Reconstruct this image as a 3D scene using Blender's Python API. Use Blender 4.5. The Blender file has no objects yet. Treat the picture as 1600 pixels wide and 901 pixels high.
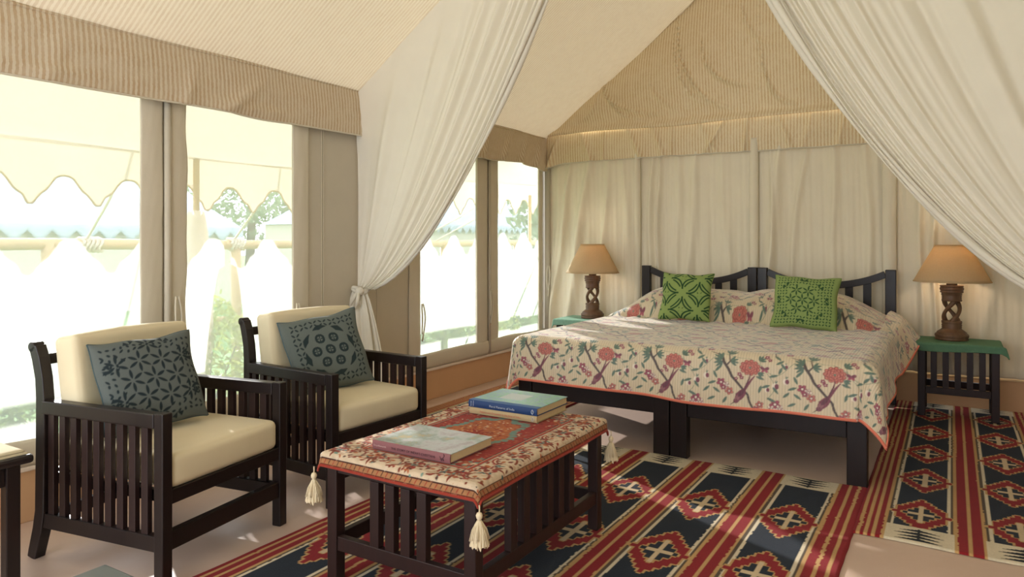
import bpy, math, random
import numpy as np
from mathutils import Vector, Matrix, Euler
random.seed(7); rng = np.random.default_rng(7)
PI = math.pi
SC = bpy.context.scene; COL = SC.collection

# ---------------------------------------------------------------- camera, sky, sun, exposure
cam = bpy.data.objects.new('camera', bpy.data.cameras.new('camera')); COL.objects.link(cam)
cam.location = (0, 0, 1.30)
cam.rotation_euler = (PI/2, 0, math.atan(687/1115))
cam.data.sensor_width = 36; cam.data.lens = 36*1115/1600
cam.data.shift_y = -73.5/1600; cam.data.clip_start = 0.05; cam.data.clip_end = 300
SC.camera = cam
SC.view_settings.view_transform = 'Standard'; SC.view_settings.look = 'None'
SC.view_settings.gamma = 1; SC.view_settings.use_curve_mapping = False
SC.view_settings.exposure = 0.52

def lin(c):
    return tuple(((v/255)/12.92 if v/255 <= .04045 else ((v/255+.055)/1.055)**2.4) for v in c)

w = bpy.data.worlds.new('sky'); SC.world = w; w.use_nodes = True
bg = w.node_tree.nodes['Background']; bg.inputs[0].default_value = (.87, .93, 1.0, 1); bg.inputs[1].default_value = 2.15

sd = bpy.data.lights.new('sun', 'SUN'); sun = bpy.data.objects.new('sun', sd); COL.objects.link(sun)
sd.energy = 6.6; sd.angle = math.radians(.6); sd.color = (1.0, .97, .93)
sun.rotation_euler = Vector((1, -.466, -.40)).to_track_quat('-Z', 'Y').to_euler()

ad = bpy.data.lights.new('added_fill_light', 'AREA'); al = bpy.data.objects.new('added_fill_light', ad); COL.objects.link(al)  # fill lamp added out of view, brightens and side-lights the interior
ad.shape = 'RECTANGLE'; ad.size = 1.7; ad.size_y = 1.9; ad.energy = 32; ad.color = (.93, .97, 1.0)
al.location = (-3.0, -2.3, 1.3); al.rotation_euler = (math.radians(93), 0, math.radians(-12))

# ---------------------------------------------------------------- materials
class NT:
    def __init__(s, name):
        m = bpy.data.materials.new(name); m.use_nodes = True; s.m = m
        s.t = m.node_tree; s.t.nodes.clear()
        s.out = s.n('ShaderNodeOutputMaterial')
    def n(s, typ, **kw):
        nd = s.t.nodes.new(typ)
        for k, v in kw.items(): setattr(nd, k, v)
        return nd
    def l(s, a, b): s.t.links.new(a, b)
    def coords(s, scale=(1, 1, 1), rot=(0, 0, 0), which='Object'):
        tc = s.n('ShaderNodeTexCoord'); mp = s.n('ShaderNodeMapping')
        mp.inputs['Scale'].default_value = scale; mp.inputs['Rotation'].default_value = rot
        s.l(tc.outputs[which], mp.inputs[0]); return mp.outputs[0]
    def noise(s, vec, scale, detail=4, rough=.55):
        q = s.n('ShaderNodeTexNoise'); q.inputs['Scale'].default_value = scale
        q.inputs['Detail'].default_value = detail; q.inputs['Roughness'].default_value = rough
        s.l(vec, q.inputs['Vector']); return q.outputs[0]
    def wave(s, vec, scale, axis='X', dist=0, dscale=1):
        q = s.n('ShaderNodeTexWave'); q.bands_direction = axis; q.inputs['Scale'].default_value = scale
        q.inputs['Distortion'].default_value = dist; q.inputs['Detail Scale'].default_value = dscale
        s.l(vec, q.inputs['Vector']); return q.outputs[1]
    def ramp(s, fac, stops):
        r = s.n('ShaderNodeValToRGB'); e = r.color_ramp.elements
        while len(e) < len(stops): e.new(.5)
        for el, (p, c) in zip(e, stops): el.position = p; el.color = (*c, 1)
        s.l(fac, r.inputs[0]); return r.outputs[0]
    def mix(s, fac, a, b, mode='MIX'):
        q = s.n('ShaderNodeMix', data_type='RGBA', blend_type=mode)
        for i, v in ((0, fac), (6, a), (7, b)):
            if isinstance(v, (int, float)): q.inputs[i].default_value = v
            elif isinstance(v, tuple): q.inputs[i].default_value = (*v, 1)
            else: s.l(v, q.inputs[i])
        return q.outputs[2]
    def bump(s, h, strength, dist=.002, prev=None):
        b = s.n('ShaderNodeBump'); b.inputs['Strength'].default_value = strength; b.inputs['Distance'].default_value = dist
        s.l(h, b.inputs['Height'])
        if prev is not None: s.l(prev, b.inputs['Normal'])
        return b.outputs[0]
    def bsdf(s, color, rough=.6, normal=None, spec=.5, sheen=0, trans=0, tcol=None, coat=0):
        p = s.n('ShaderNodeBsdfPrincipled')
        if isinstance(color, tuple): p.inputs['Base Color'].default_value = (*color, 1)
        else: s.l(color, p.inputs['Base Color'])
        if isinstance(rough, (int, float)): p.inputs['Roughness'].default_value = rough
        else: s.l(rough, p.inputs['Roughness'])
        p.inputs['Specular IOR Level'].default_value = spec
        p.inputs['Sheen Weight'].default_value = sheen; p.inputs['Coat Weight'].default_value = coat
        if normal is not None: s.l(normal, p.inputs['Normal'])
        res = p.outputs[0]
        if trans:
            t = s.n('ShaderNodeBsdfTranslucent')
            tc = tcol if tcol is not None else color
            if isinstance(tc, tuple): t.inputs[0].default_value = (*tc, 1)
            else: s.l(tc, t.inputs[0])
            if normal is not None: s.l(normal, t.inputs['Normal'])
            mx = s.n('ShaderNodeMixShader'); mx.inputs[0].default_value = trans
            s.l(res, mx.inputs[1]); s.l(t.outputs[0], mx.inputs[2]); res = mx.outputs[0]
        s.l(res, s.out.inputs[0]); return s.m

def m_cloth(name, c, var=.06, rough=.85, trans=0, weave=900, bump=.25, crease=0, tcol=None):
    t = NT(name); v = t.coords(); c = lin(c)
    base = t.mix(t.noise(v, 6, 5), tuple(x*(1-var) for x in c), tuple(min(1, x*(1+var)) for x in c))
    nb = t.bump(t.noise(v, weave/6, 2), bump, .0008)
    if crease: nb = t.bump(t.noise(t.coords((1, 1, .35)), 9, 6, .62), crease, .012, nb)
    return t.bsdf(base, rough, nb, spec=.15, sheen=.1, trans=trans, tcol=(lin(tcol) if tcol else None))

def m_striped(name, axis, c1, c2, trans=0, period=.027, crease=.35, tcol=None):
    t = NT(name); v = t.coords()
    wv = t.wave(v, (2*PI/period)/20, axis, 1.1, 5)
    st = t.ramp(wv, [(.42, lin(c1)), (.62, lin(c2))])
    st = t.mix(t.ramp(t.noise(v, 14, 5), [(.35, (.0,)*3), (.7, (1,)*3)]), st, lin(c2))
    st = t.mix(.45, t.ramp(wv, [(.42, lin(c1)), (.62, lin(c2))]), st)
    # slub threads across the stripes
    nb = t.bump(t.noise(t.coords((1, 1, 14)), 14, 3), .18, .003)
    nb = t.bump(t.noise(v, 5, 6, .6), crease, .03, nb)
    return t.bsdf(st, .9, nb, spec=.1, trans=trans, tcol=(lin(tcol) if tcol else st))

def m_wood(name, c=(24, 19, 19), c2=(38, 27, 26), rough=.32):
    t = NT(name); v = t.coords((1, 1, 1)); v2 = t.coords((14, 14, 1.2))
    g = t.noise(v2, 3.5, 6, .6)
    col = t.mix(g, lin(c), lin(c2))
    r = t.n('ShaderNodeMapRange'); t.l(t.noise(v, 9, 4), r.inputs[0]); r.inputs[3].default_value = rough-.06; r.inputs[4].default_value = rough+.14
    return t.bsdf(col, r.outputs[0], t.bump(g, .12, .002), spec=.34)

def m_attr(name, rough=.9, ribs=None, weave=160, wb=.35, trans=0, dist=.0015, spec=.12, var=.10, big=None, sheen=.05):
    t = NT(name); a = t.n('ShaderNodeVertexColor', layer_name='Col'); v = t.coords()
    col = t.mix(t.noise(v, weave*.6, 3), t.mix(var*2, a.outputs[0], (0, 0, 0)), a.outputs[0])
    nb = t.bump(t.noise(v, weave, 3), wb, dist)
    if ribs:
        uvn = t.n('ShaderNodeUVMap', uv_map='UV')
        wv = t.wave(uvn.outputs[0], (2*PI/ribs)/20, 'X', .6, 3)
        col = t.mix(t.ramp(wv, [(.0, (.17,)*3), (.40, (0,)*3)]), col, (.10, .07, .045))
        nb = t.bump(wv, .4, .004, nb)
    if big: nb = t.bump(t.noise(v, big[0], 4), big[1], .02, nb)
    return t.bsdf(col, rough, nb, spec=spec, sheen=sheen, trans=trans)

def m_plain(name, c, rough=.5, spec=.4, bump=0, scale=60, var=.05, coat=0, trans=0):
    t = NT(name); v = t.coords(); c = lin(c) if max(c) > 1.5 else c
    base = t.mix(t.noise(v, scale/4, 4), tuple(x*(1-var) for x in c), tuple(min(1, x*(1+var)) for x in c))
    nb = t.bump(t.noise(v, scale, 4), bump, .002) if bump else None
    return t.bsdf(base, rough, nb, spec=spec, coat=coat, trans=trans)

WOOD = m_wood('dark_wood'); WOODR = m_wood('reddish_dark_wood', (32, 21, 21), (52, 33, 31), .38)
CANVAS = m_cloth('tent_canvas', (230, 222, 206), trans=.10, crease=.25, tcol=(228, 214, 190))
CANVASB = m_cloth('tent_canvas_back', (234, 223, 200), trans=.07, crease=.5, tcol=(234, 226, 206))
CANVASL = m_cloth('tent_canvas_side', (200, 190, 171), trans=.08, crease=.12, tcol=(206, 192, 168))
BAND = m_cloth('canvas_band', (216, 206, 186), trans=.06, crease=.2)
MUSLIN = m_cloth('white_muslin', (240, 234, 220), trans=.28, bump=.1, crease=.06, tcol=(246, 240, 226))
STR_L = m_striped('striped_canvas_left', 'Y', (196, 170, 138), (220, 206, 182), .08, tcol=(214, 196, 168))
STR_B = m_striped('striped_canvas_back', 'X', (218, 190, 148), (240, 225, 194), .08, tcol=(236, 218, 182))
STR_C = m_striped('striped_ceiling', 'Y', (220, 206, 184), (242, 235, 219), .24, crease=.08, tcol=(242, 234, 218))
CREAM = m_cloth('cream_upholstery', (222, 208, 176), crease=.12, bump=.2)
def m_floor():
    t = NT('peach_cement'); v = t.coords()
    a = t.noise(v, 1.6, 6, .6); b = t.noise(v, 22, 5, .7)
    col = t.mix(a, lin((196, 168, 150)), lin((214, 190, 174)))
    col = t.mix(t.ramp(b, [(.62, (0,)*3), (.75, (1,)*3)]), col, lin((214, 184, 164)))
    sp = t.ramp(t.noise(v, 60, 3), [(.74, (0,)*3), (.78, (1,)*3)])
    col = t.mix(sp, col, lin((236, 220, 204)))
    r = t.n('ShaderNodeMapRange'); t.l(b, r.inputs[0]); r.inputs[3].default_value = .22; r.inputs[4].default_value = .5
    return t.bsdf(col, r.outputs[0], t.bump(b, .12, .004), spec=.5)
FLOOR = m_floor()
PLINTH = m_plain('peach_plinth', (214, 172, 132), .7, .2, .2, 30, .06)
SILL = m_plain('white_sill', (232, 216, 200), .5, .3, .1)
BRASS = m_plain('pale_metal', (200, 196, 188), .35, .6)

def m_net():
    t = NT('window_netting'); v = t.coords()
    tr = t.n('ShaderNodeBsdfTransparent'); tr.inputs[0].default_value = (.97, .98, 1, 1)
    tl = t.n('ShaderNodeBsdfTranslucent'); tl.inputs[0].default_value = (.93, .95, .96, 1)
    df = t.n('ShaderNodeBsdfDiffuse'); df.inputs[0].default_value = (.85, .86, .86, 1)
    a = t.n('ShaderNodeMixShader'); a.inputs[0].default_value = .25; t.l(tl.outputs[0], a.inputs[1]); t.l(df.outputs[0], a.inputs[2])
    b = t.n('ShaderNodeMixShader'); 
    r = t.n('ShaderNodeMapRange'); t.l(t.noise(v, 3, 3), r.inputs[0]); r.inputs[3].default_value = .39; r.inputs[4].default_value = .46
    t.l(r.outputs[0], b.inputs[0]); t.l(tr.outputs[0], b.inputs[1]); t.l(a.outputs[0], b.inputs[2])
    t.l(b.outputs[0], t.out.inputs[0]); return t.m
NET = m_net()

# ---------------------------------------------------------------- mesh helpers
def link(o, parent=None):
    COL.objects.link(o)
    if parent is not None: o.parent = parent
    return o
def tag(o, label=None, cat=None, group=None, kind=None):
    if label: o['label'] = label
    if cat: o['category'] = cat
    if group: o['group'] = group
    if kind: o['kind'] = kind
    return o
def thing(name, label, cat, loc=(0, 0, 0), rotz=0, group=None):
    o = bpy.data.objects.new(name, None); o.empty_display_size = .1; link(o)
    o.location = loc; o.rotation_euler = (0, 0, rotz); return tag(o, label, cat, group)

class MB:
    def __init__(s): s.v = []; s.f = []
    def box(s, a, b):
        i = len(s.v); x0, y0, z0 = a; x1, y1, z1 = b
        s.v += [(x0, y0, z0), (x1, y0, z0), (x1, y1, z0), (x0, y1, z0), (x0, y0, z1), (x1, y0, z1), (x1, y1, z1), (x0, y1, z1)]
        s.f += [tuple(i+k for k in q) for q in ((0, 3, 2, 1), (4, 5, 6, 7), (0, 1, 5, 4), (1, 2, 6, 5), (2, 3, 7, 6), (3, 0, 4, 7))]
        return s
    def loft(s, rings, cap=True, closed=True):
        i = len(s.v); n = len(rings[0]); m = len(rings)
        for r in rings: s.v += [tuple(p) for p in r]
        for a in range(m-1):
            for k in range(n if closed else n-1):
                k2 = (k+1) % n
                s.f.append((i+a*n+k, i+a*n+k2, i+(a+1)*n+k2, i+(a+1)*n+k))
        if cap:
            s.f.append(tuple(i+k for k in reversed(range(n)))); s.f.append(tuple(i+(m-1)*n+k for k in range(n)))
        return s
    def lathe(s, prof, c=(0, 0, 0), n=32):
        return s.loft([[(c[0]+r*math.cos(2*PI*k/n), c[1]+r*math.sin(2*PI*k/n), c[2]+z) for k in range(n)] for r, z in prof])
    def tube(s, pts, rad, n=8, cap=True):
        pts = [Vector(p) for p in pts]; rings = []; up = None
        for j, p in enumerate(pts):
            d = (pts[min(j+1, len(pts)-1)]-pts[max(j-1, 0)]).normalized()
            if up is None: up = Vector((0, 0, 1)) if abs(d.z) < .9 else Vector((1, 0, 0))
            a = d.cross(up).normalized(); b = a.cross(d).normalized(); up = b
            r = rad[j] if isinstance(rad, (list, tuple)) else rad
            rings.append([p+a*(r*math.cos(2*PI*k/n))+b*(r*math.sin(2*PI*k/n)) for k in range(n)])
        return s.loft(rings, cap)
    def sweep(s, pts, hw, hh, side=(0, 1, 0)):
        # rectangular section along pts lying in a plane whose normal is side
        sd = Vector(side); rings = []; pts = [Vector(p) for p in pts]
        for j, p in enumerate(pts):
            d = (pts[min(j+1, len(pts)-1)]-pts[max(j-1, 0)]).normalized(); q = d.cross(sd).normalized()
            h = hh[j] if isinstance(hh, (list, tuple)) else hh
            rings.append([p+sd*hw+q*h, p-sd*hw+q*h, p-sd*hw-q*h, p+sd*hw-q*h])
        return s.loft(rings)
    def build(s, name, mat, parent=None, bevel=0, smooth=False, seg=2, recalc=True):
        me = bpy.data.meshes.new(name); me.from_pydata(s.v, [], s.f); me.materials.append(mat)
        if recalc:
            import bmesh
            bm = bmesh.new(); bm.from_mesh(me); bmesh.ops.recalc_face_normals(bm, faces=bm.faces); bm.to_mesh(me); bm.free()
        if smooth: me.shade_smooth()
        o = link(bpy.data.objects.new(name, me), parent)
        if bevel:
            b = o.modifiers.new('bevel', 'BEVEL'); b.width = bevel; b.segments = seg; b.limit_method = 'ANGLE'; b.angle_limit = .6
            if smooth: o.modifiers.new('wn', 'WEIGHTED_NORMAL')
        return o
def box(name, a, b, mat, parent=None, bevel=.003): return MB().box(a, b).build(name, mat, parent, bevel)

def grid(name, P, mat, parent=None, col=None, uv=None, smooth=True, closed_u=False, flip=False):
    """P: (nu,nv,3)"""
    nu, nv = P.shape[:2]; me = bpy.data.meshes.new(name)
    idx = np.arange(nu*nv).reshape(nu, nv)
    if closed_u: idx = np.vstack([idx, idx[:1]])
    q = np.stack([idx[:-1, :-1], idx[1:, :-1], idx[1:, 1:], idx[:-1, 1:]], -1).reshape(-1, 4)
    if flip: q = q[:, ::-1]
    nf = len(q)
    me.vertices.add(nu*nv); me.vertices.foreach_set('co', np.ascontiguousarray(P, dtype=np.float32).ravel())
    me.loops.add(nf*4); me.loops.foreach_set('vertex_index', np.ascontiguousarray(q, dtype=np.int32).ravel())
    me.polygons.add(nf); me.polygons.foreach_set('loop_start', np.arange(0, nf*4, 4, dtype=np.int32))
    me.update(calc_edges=True)
    if uv is not None:
        u = me.uv_layers.new(name='UV'); u.data.foreach_set('uv', np.ascontiguousarray(uv.reshape(-1, 2)[q.ravel()], dtype=np.float32).ravel())
    if col is not None:
        a = me.color_attributes.new('Col', 'FLOAT_COLOR', 'POINT')
        c4 = np.ones((nu*nv, 4), np.float32); c4[:, :3] = col.reshape(-1, 3); a.data.foreach_set('color', c4.ravel())
    me.materials.append(mat)
    if smooth: me.shade_smooth()
    return link(bpy.data.objects.new(name, me), parent)

def wob(x, y, seed, freq=1.0, n=7):
    r = np.random.default_rng(seed); o = np.zeros(np.broadcast(x, y).shape)
    for k in range(n):
        a, b = r.normal(size=2)*freq; o = o+np.sin(a*x+b*y+r.uniform(0, 6.28))
    return o/n
def sstep(a, b, x):
    t = np.clip((x-a)/(b-a), 0, 1); return t*t*(3-2*t)
def solid(o, th, off=-1):
    m = o.modifiers.new('thick', 'SOLIDIFY'); m.thickness = th; m.offset = off; return o

class Paint:
    """raster canvas in metres; soft-edged shapes painted in order"""
    def __init__(s, w, h, px, bg):
        s.w, s.h, s.px = w, h, px; s.nx, s.ny = int(round(w/px)), int(round(h/px))
        s.X, s.Y = np.meshgrid((np.arange(s.nx)+.5)*px, (np.arange(s.ny)+.5)*px, indexing='ij')
        s.C = np.ones((s.nx, s.ny, 3))*np.array(lin(bg)); s.wrap = False
    def _win(s, x0, x1, y0, y1):
        p = s.px*1.5
        return (slice(max(0, int((x0-p)/s.px)), max(0, int((x1+p)/s.px)+1)), slice(max(0, int((y0-p)/s.px)), max(0, int((y1+p)/s.px)+1)))
    def _put(s, fn, bb, c, a=1):
        offs = [(0, 0)]
        if s.wrap: offs = [(i*s.w, j*s.h) for i in (-1, 0, 1) for j in (-1, 0, 1)]
        for ox, oy in offs:
            if bb[1]+ox < 0 or bb[0]+ox > s.w or bb[3]+oy < 0 or bb[2]+oy > s.h: continue
            q = s._win(bb[0]+ox, bb[1]+ox, bb[2]+oy, bb[3]+oy)
            X = s.X[q]-ox; Y = s.Y[q]-oy
            if X.size == 0: continue
            m = np.clip(.5-fn(X, Y)/s.px, 0, 1)[..., None]*a
            s.C[q] = s.C[q]*(1-m)+np.array(lin(c))*m
    def ell(s, x, y, rx, ry, c, ang=0, a=1):
        ca, sa = math.cos(ang), math.sin(ang); R = max(rx, ry)
        def fn(X, Y):
            u = (X-x)*ca+(Y-y)*sa; v = -(X-x)*sa+(Y-y)*ca
            return (np.sqrt((u/rx)**2+(v/ry)**2)-1)*min(rx, ry)
        s._put(fn, (x-R, x+R, y-R, y+R), c, a)
    def leaf(s, x, y, L, W, c, ang=0, a=1):
        """pointed lens starting at x,y"""
        ca, sa = math.cos(ang), math.sin(ang)
        def fn(X, Y):
            u = ((X-x)*ca+(Y-y)*sa)/L; v = -(X-x)*sa+(Y-y)*ca
            return np.where((u > 0) & (u < 1), np.abs(v)-W*2*np.clip(u*(1-u), 0, 1)**.8*1.5/2, .01)
        xs = sorted((x, x+L*ca)); ys = sorted((y, y+L*sa))
        s._put(fn, (xs[0]-W, xs[1]+W, ys[0]-W, ys[1]+W), c, a)
    def line(s, p, c, w, w2=None, a=1):
        w2 = w if w2 is None else w2; n = len(p)-1
        for k in range(n):
            (x0, y0), (x1, y1) = p[k], p[k+1]; wa = w+(w2-w)*k/n; wb = w+(w2-w)*(k+1)/n
            dx, dy = x1-x0, y1-y0; L2 = dx*dx+dy*dy+1e-12
            def fn(X, Y):
                t = np.clip(((X-x0)*dx+(Y-y0)*dy)/L2, 0, 1)
                return np.hypot(X-x0-t*dx, Y-y0-t*dy)-(wa+(wb-wa)*t)/2
            m = max(wa, wb)
            s._put(fn, (min(x0, x1)-m, max(x0, x1)+m, min(y0, y1)-m, max(y0, y1)+m), c, a)
    def arc(s, x, y, r, a0, a1, c, w, n=14, ry=None, rot=0):
        ry = r if ry is None else ry; P = []
        for k in range(n+1):
            t = a0+(a1-a0)*k/n; u, v = r*math.cos(t), ry*math.sin(t)
            P.append((x+u*math.cos(rot)-v*math.sin(rot), y+u*math.sin(rot)+v*math.cos(rot)))
        s.line(P, c, w)
    def tri(s, pts, c):
        A = sum(pts[i][0]*pts[(i+1) % 3][1]-pts[(i+1) % 3][0]*pts[i][1] for i in range(3))
        if A < 0: pts = pts[::-1]
        def fn(X, Y):
            d = None
            for i in range(3):
                (x0, y0), (x1, y1) = pts[i], pts[(i+1) % 3]; L = math.hypot(x1-x0, y1-y0)+1e-9
                e = ((X-x0)*(y1-y0)-(Y-y0)*(x1-x0))/L; d = e if d is None else np.maximum(d, e)
            return d
        xs = [p[0] for p in pts]; ys = [p[1] for p in pts]
        s._put(fn, (min(xs), max(xs), min(ys), max(ys)), c)
    def at(s, u, v):
        """sample (wrapping)"""
        r = 0
        for a in (-.7, .7):
            for b in (-.7, .7):
                i = np.floor(u/s.px+a).astype(int) % s.nx; j = np.floor(v/s.px+b).astype(int) % s.ny; r = r+s.C[i, j]
        return r/4

# ================================================================ THE TENT SHELL
XL, XR, YB, YF = -3.65, .75, 6.60, -1.6
RX, RZ, EZ = -1.46, 4.06, 2.37
def ceil_z(x): return EZ+(RZ-EZ)*(1-np.abs(x-RX)/(RX-XL))
def struct(o): o['kind'] = 'structure'; return o

struct(box('floor', (XL-.15, YF-.6, -.12), (XR+.15, YB+.15, 0), FLOOR, bevel=0))

# windows: (y0, y1) on the left wall
WZ0, WZ1 = .378, 2.12
WIN = [(.95, 2.19), (2.418, 3.207), (4.495, 5.315), (5.64, 6.455)]
# left wall canvas with four openings, built as panels in one mesh with depth
def wall_left():
    m = MB(); ys = [YF]
    for a, b in WIN: ys += [a, b]
    ys.append(YB+.02)
    for k in range(0, len(ys), 2):
        m.box((XL-.012, ys[k], .262), (XL, ys[k+1], 2.40))
    for a, b in WIN:
        m.box((XL-.012, a, .262), (XL, b, WZ0)); m.box((XL-.012, a, WZ1), (XL, b, 2.40))
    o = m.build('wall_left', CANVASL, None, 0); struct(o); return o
WL = wall_left()
for i, (a, b) in enumerate(WIN):
    n = 60; Y, Z = np.meshgrid(np.linspace(a, b, n), np.linspace(WZ0-.01, WZ1, n), indexing='ij')
    Xp = XL-.010+.004*wob(Y*3, Z*2, 30+i, 2)
    g = struct(grid('window_%d' % (i+1), np.stack([Xp, Y, Z], -1), NET))
# plinth, sill
struct(MB().box((XL-.15, YF, 0), (XL+.005, YB, .238)).build('baseboard_left', PLINTH, None, .004))
struct(MB().box((XL-.15, YF, .238), (XL+.022, YB-.0, .262)).build('trim_1', SILL, None, .006))
struct(MB().box((XL, YB-.005, 0), (XR, YB+.15, .238)).build('baseboard_back', PLINTH, None, .004))
struct(MB().box((XL, YB-.018, .238), (XR, YB+.15, .262)).build('trim_2', m_plain('ochre_sill', (216, 184, 140), .6, .2), None, .005))
struct(MB().box((XR-.005, YF, 0), (XR+.15, YB, .25)).build('baseboard_right', PLINTH, None, .004))

# canvas bands framing the windows (folded flaps, seams), real strips standing off the wall
def band(y0, y1, z0=.262, z1=2.14, off=.012, seed=0, wavy=.006, name='trim_3', x=XL):
    n, k = 40, 14
    Z, T = np.meshgrid(np.linspace(z0, z1, n), np.linspace(0, 1, k), indexing='ij')
    e0 = y0+wavy*wob(Z*4, 0*Z, seed, 1.5); e1 = y1+wavy*wob(Z*4, 0*Z+3, seed+1, 1.5)
    Y = e0+(e1-e0)*T
    Xp = x+off+.006*np.sin(T*PI)+.003*wob(Z*9, T*6, seed+2, 1.2)
    o = grid(name, np.stack([Xp, Y, Z], -1), BAND); solid(o, .008, 1); struct(o); return o
nt = [3]
def nband(*a, **k):
    o = band(*a, name='trim_%d' % nt[0], **k); nt[0] += 1; return o
BANDS = [nband(2.175, 2.30, seed=1, wavy=.008), nband(2.325, 2.435, seed=2, off=.02, wavy=.012), nband(3.195, 3.33, seed=3, wavy=.005),
         nband(4.36, 4.50, seed=4), nband(5.30, 5.47, seed=5, off=.016), nband(5.50, 5.655, seed=6, wavy=.012),
         nband(6.44, 6.52, seed=7, wavy=.01), nband(.90, .97, seed=8)]
for i, (a, b) in enumerate([(3.33, 4.36)]): pass
# bottom hems under the windows
for (a, b) in ((YF, 3.3), (4.3, YB)):
    n = 90; Y, T = np.meshgrid(np.linspace(a, b, n), np.linspace(0, 1, 8), indexing='ij')
    Z = .268+(WZ0+.012-.268+.012*wob(Y*3, 0*Y, 15, 1.6))*T
    o = grid('trim_%d' % nt[0], np.stack([XL+.014+.008*np.sin(T*PI)+.004*wob(Y*8, T*5, 9, 1), Y, Z], -1), BAND); nt[0] += 1
    solid(o, .008, 1); struct(o)
# stitched seams on the blank canvas and cords
for y in (3.45, 3.47, 4.0):
    struct(MB().tube([(XL+.003, y, .28), (XL+.003, y, 2.1)], .0022, 5).build('trim_%d' % nt[0], BAND)); nt[0] += 1
# poles in sleeves: between window pairs and in the corner
for (x, y, r) in ((XL+.026, 2.318, .018), (XL+.026, 5.485, .014), (XL+.05, YB-.05, .03)):
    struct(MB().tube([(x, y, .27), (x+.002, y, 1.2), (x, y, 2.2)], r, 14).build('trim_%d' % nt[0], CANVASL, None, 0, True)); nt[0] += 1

# cloth tie loops hanging on the bands
def tie_loop(x, y, z, L, parent, dirv=(0, 1)):
    for s in (-1, 1):
        pts = []
        for k in range(13):
            t = k/12; a = math.sin(t*PI)*.022*s+.008*math.sin(t*5+s)
            pts.append((x+.012+.01*math.sin(t*PI), y+a*(1 if dirv[1] else 0), z-L*t*(1 if s > 0 else .8)))
            if not dirv[1]: pts[-1] = (x+a, y-.012-.01*math.sin(t*PI), pts[-1][2])
        m = MB().tube(pts, .006, 6); m.build('tie_string', BAND, parent, 0, True)
tie_loop(XL+.03, 4.49, .80, .30, BANDS[3]); tie_loop(XL+.035, 5.48, .85, .30, BANDS[4]); tie_loop(XL+.035, 2.36, 1.0, .34, BANDS[1])
tie_loop(XL+.03, 3.21, .9, .3, BANDS[2])

# back wall hanging canvas
def wall_back():
    nx, nz = 620, 120
    X, Z = np.meshgrid(np.linspace(XL+.03, XR, nx), np.linspace(.262, 2.30, nz), indexing='ij')
    top = (Z-.262)/2.04
    d = np.zeros_like(X)
    # diagonal tension folds running down from the tie points on each seam
    r = np.random.default_rng(11)
    for x0, k, w0, amp in [(-3.1, -.30, .05, .026), (-3.3, -.28, .03, .018), (-2.9, -.14, .03, .014), (-2.45, -.05, .028, .022), (-2.38, -.02, .02, .02), (-2.2, .0, .03, .012), (-2.0, -.16, .045, .02), (-1.8, .10, .04, .012),
                           (-1.25, -.22, .05, .026), (-1.05, -.24, .03, .016), (-.85, .0, .03, .012), (-.6, .04, .03, .012), (-.22, .02, .03, .02), (-.12, .01, .02, .018), (.2, -.25, .06, .024), (.45, -.3, .05, .02), (-1.35, .0, .02, .012),
                           (.05, -.05, .02, .012), (-2.75, .05, .03, .010), (-3.45, -.1, .04, .016)]:
        c = x0+k*(1-top)+.012*np.sin(Z*5+x0*9)
        ww = w0*(1+.5*(1-top)); ww = ww*.8; d += amp*np.exp(-((X-c)/ww)**2)*(.35+.65*sstep(1.0, .25, np.abs(top-.45)))
    d += .006*wob(X*26, Z*1.6, 21, 1.0, 9)+.004*wob(X*60, Z*2.5, 22, 1, 6)
    d += .03*np.exp(-((Z-.30)/.05)**2)*(.4+.6*np.sin(X*7)**2)*.5
    Y = YB-.022-2.3*d
    o = struct(grid('wall_back', np.stack([X, Y, Z], -1), CANVASB, flip=True)); solid(o, .006, 1); return o
WB = wall_back()
# sewn sleeves over the wall poles
for x, wd in ((-2.60, .03), (-1.50, .036), (-.43, .05)):
    n, k = 60, 14; Z, T = np.meshgrid(np.linspace(.265, 2.22, n), np.linspace(0, 1, k), indexing='ij')
    Xp = x-wd+2*wd*T+.006*wob(Z*3, 0*Z, int(x*100)+900, 1.2); Yp = YB-.05-.030*np.sin(T*PI)**.6+.002*wob(Z*20, T*5, 4, 1)
    o = struct(grid('trim_%d' % nt[0], np.stack([Xp, Yp, Z], -1), CANVASB, flip=True)); nt[0] += 1; solid(o, .004, 1)
tie_loop(XL+.09, YB-.09, 1.05, .32, BANDS[6], (1, 0))

# right wall and front opening
struct(MB().box((XR, YF, .25), (XR+.012, YB, 2.40)).build('wall_right', CANVAS))

# ceiling: two striped slopes with a soft sag
def slope(name, xa, xb):
    nx, ny = 70, 160
    T, Y = np.meshgrid(np.linspace(0, 1, nx), np.linspace(YF-.3, YB, ny), indexing='ij')
    X = xa+(xb-xa)*T; Z = ceil_z(X)
    sag = .075*np.sin(T*PI)**.8+.03*np.sin(T*PI*.5)**2*0
    edge = np.exp(-(T/.10)**2)
    Z = Z-sag+.012*wob(Y*2.2, T*2, 40, 1)*edge-.018*np.sin(Y*2.1+.4)**2*edge+.004*wob(Y*5, T*9, 41, 1)
    # puckers gathered at the eyelets along the back seam
    for tx in (.32, .72):
        rr = np.hypot((T-tx)*2.7, (Y-YB)); ang = np.arctan2((T-tx)*2.7, (YB-Y+1e-6))
        Z = Z+.012*np.cos(ang*9)*np.exp(-(rr/.28)**2)*(rr > .01)
    return grid(name, np.stack([X, Y, Z], -1), STR_C, flip=(xa < xb))
c1 = struct(slope('ceiling', XL, RX)); solid(c1, .006, 1)
c2 = struct(slope('ceiling.001', XR, RX)); solid(c2, .006, -1)
c2.parent = c1

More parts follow.
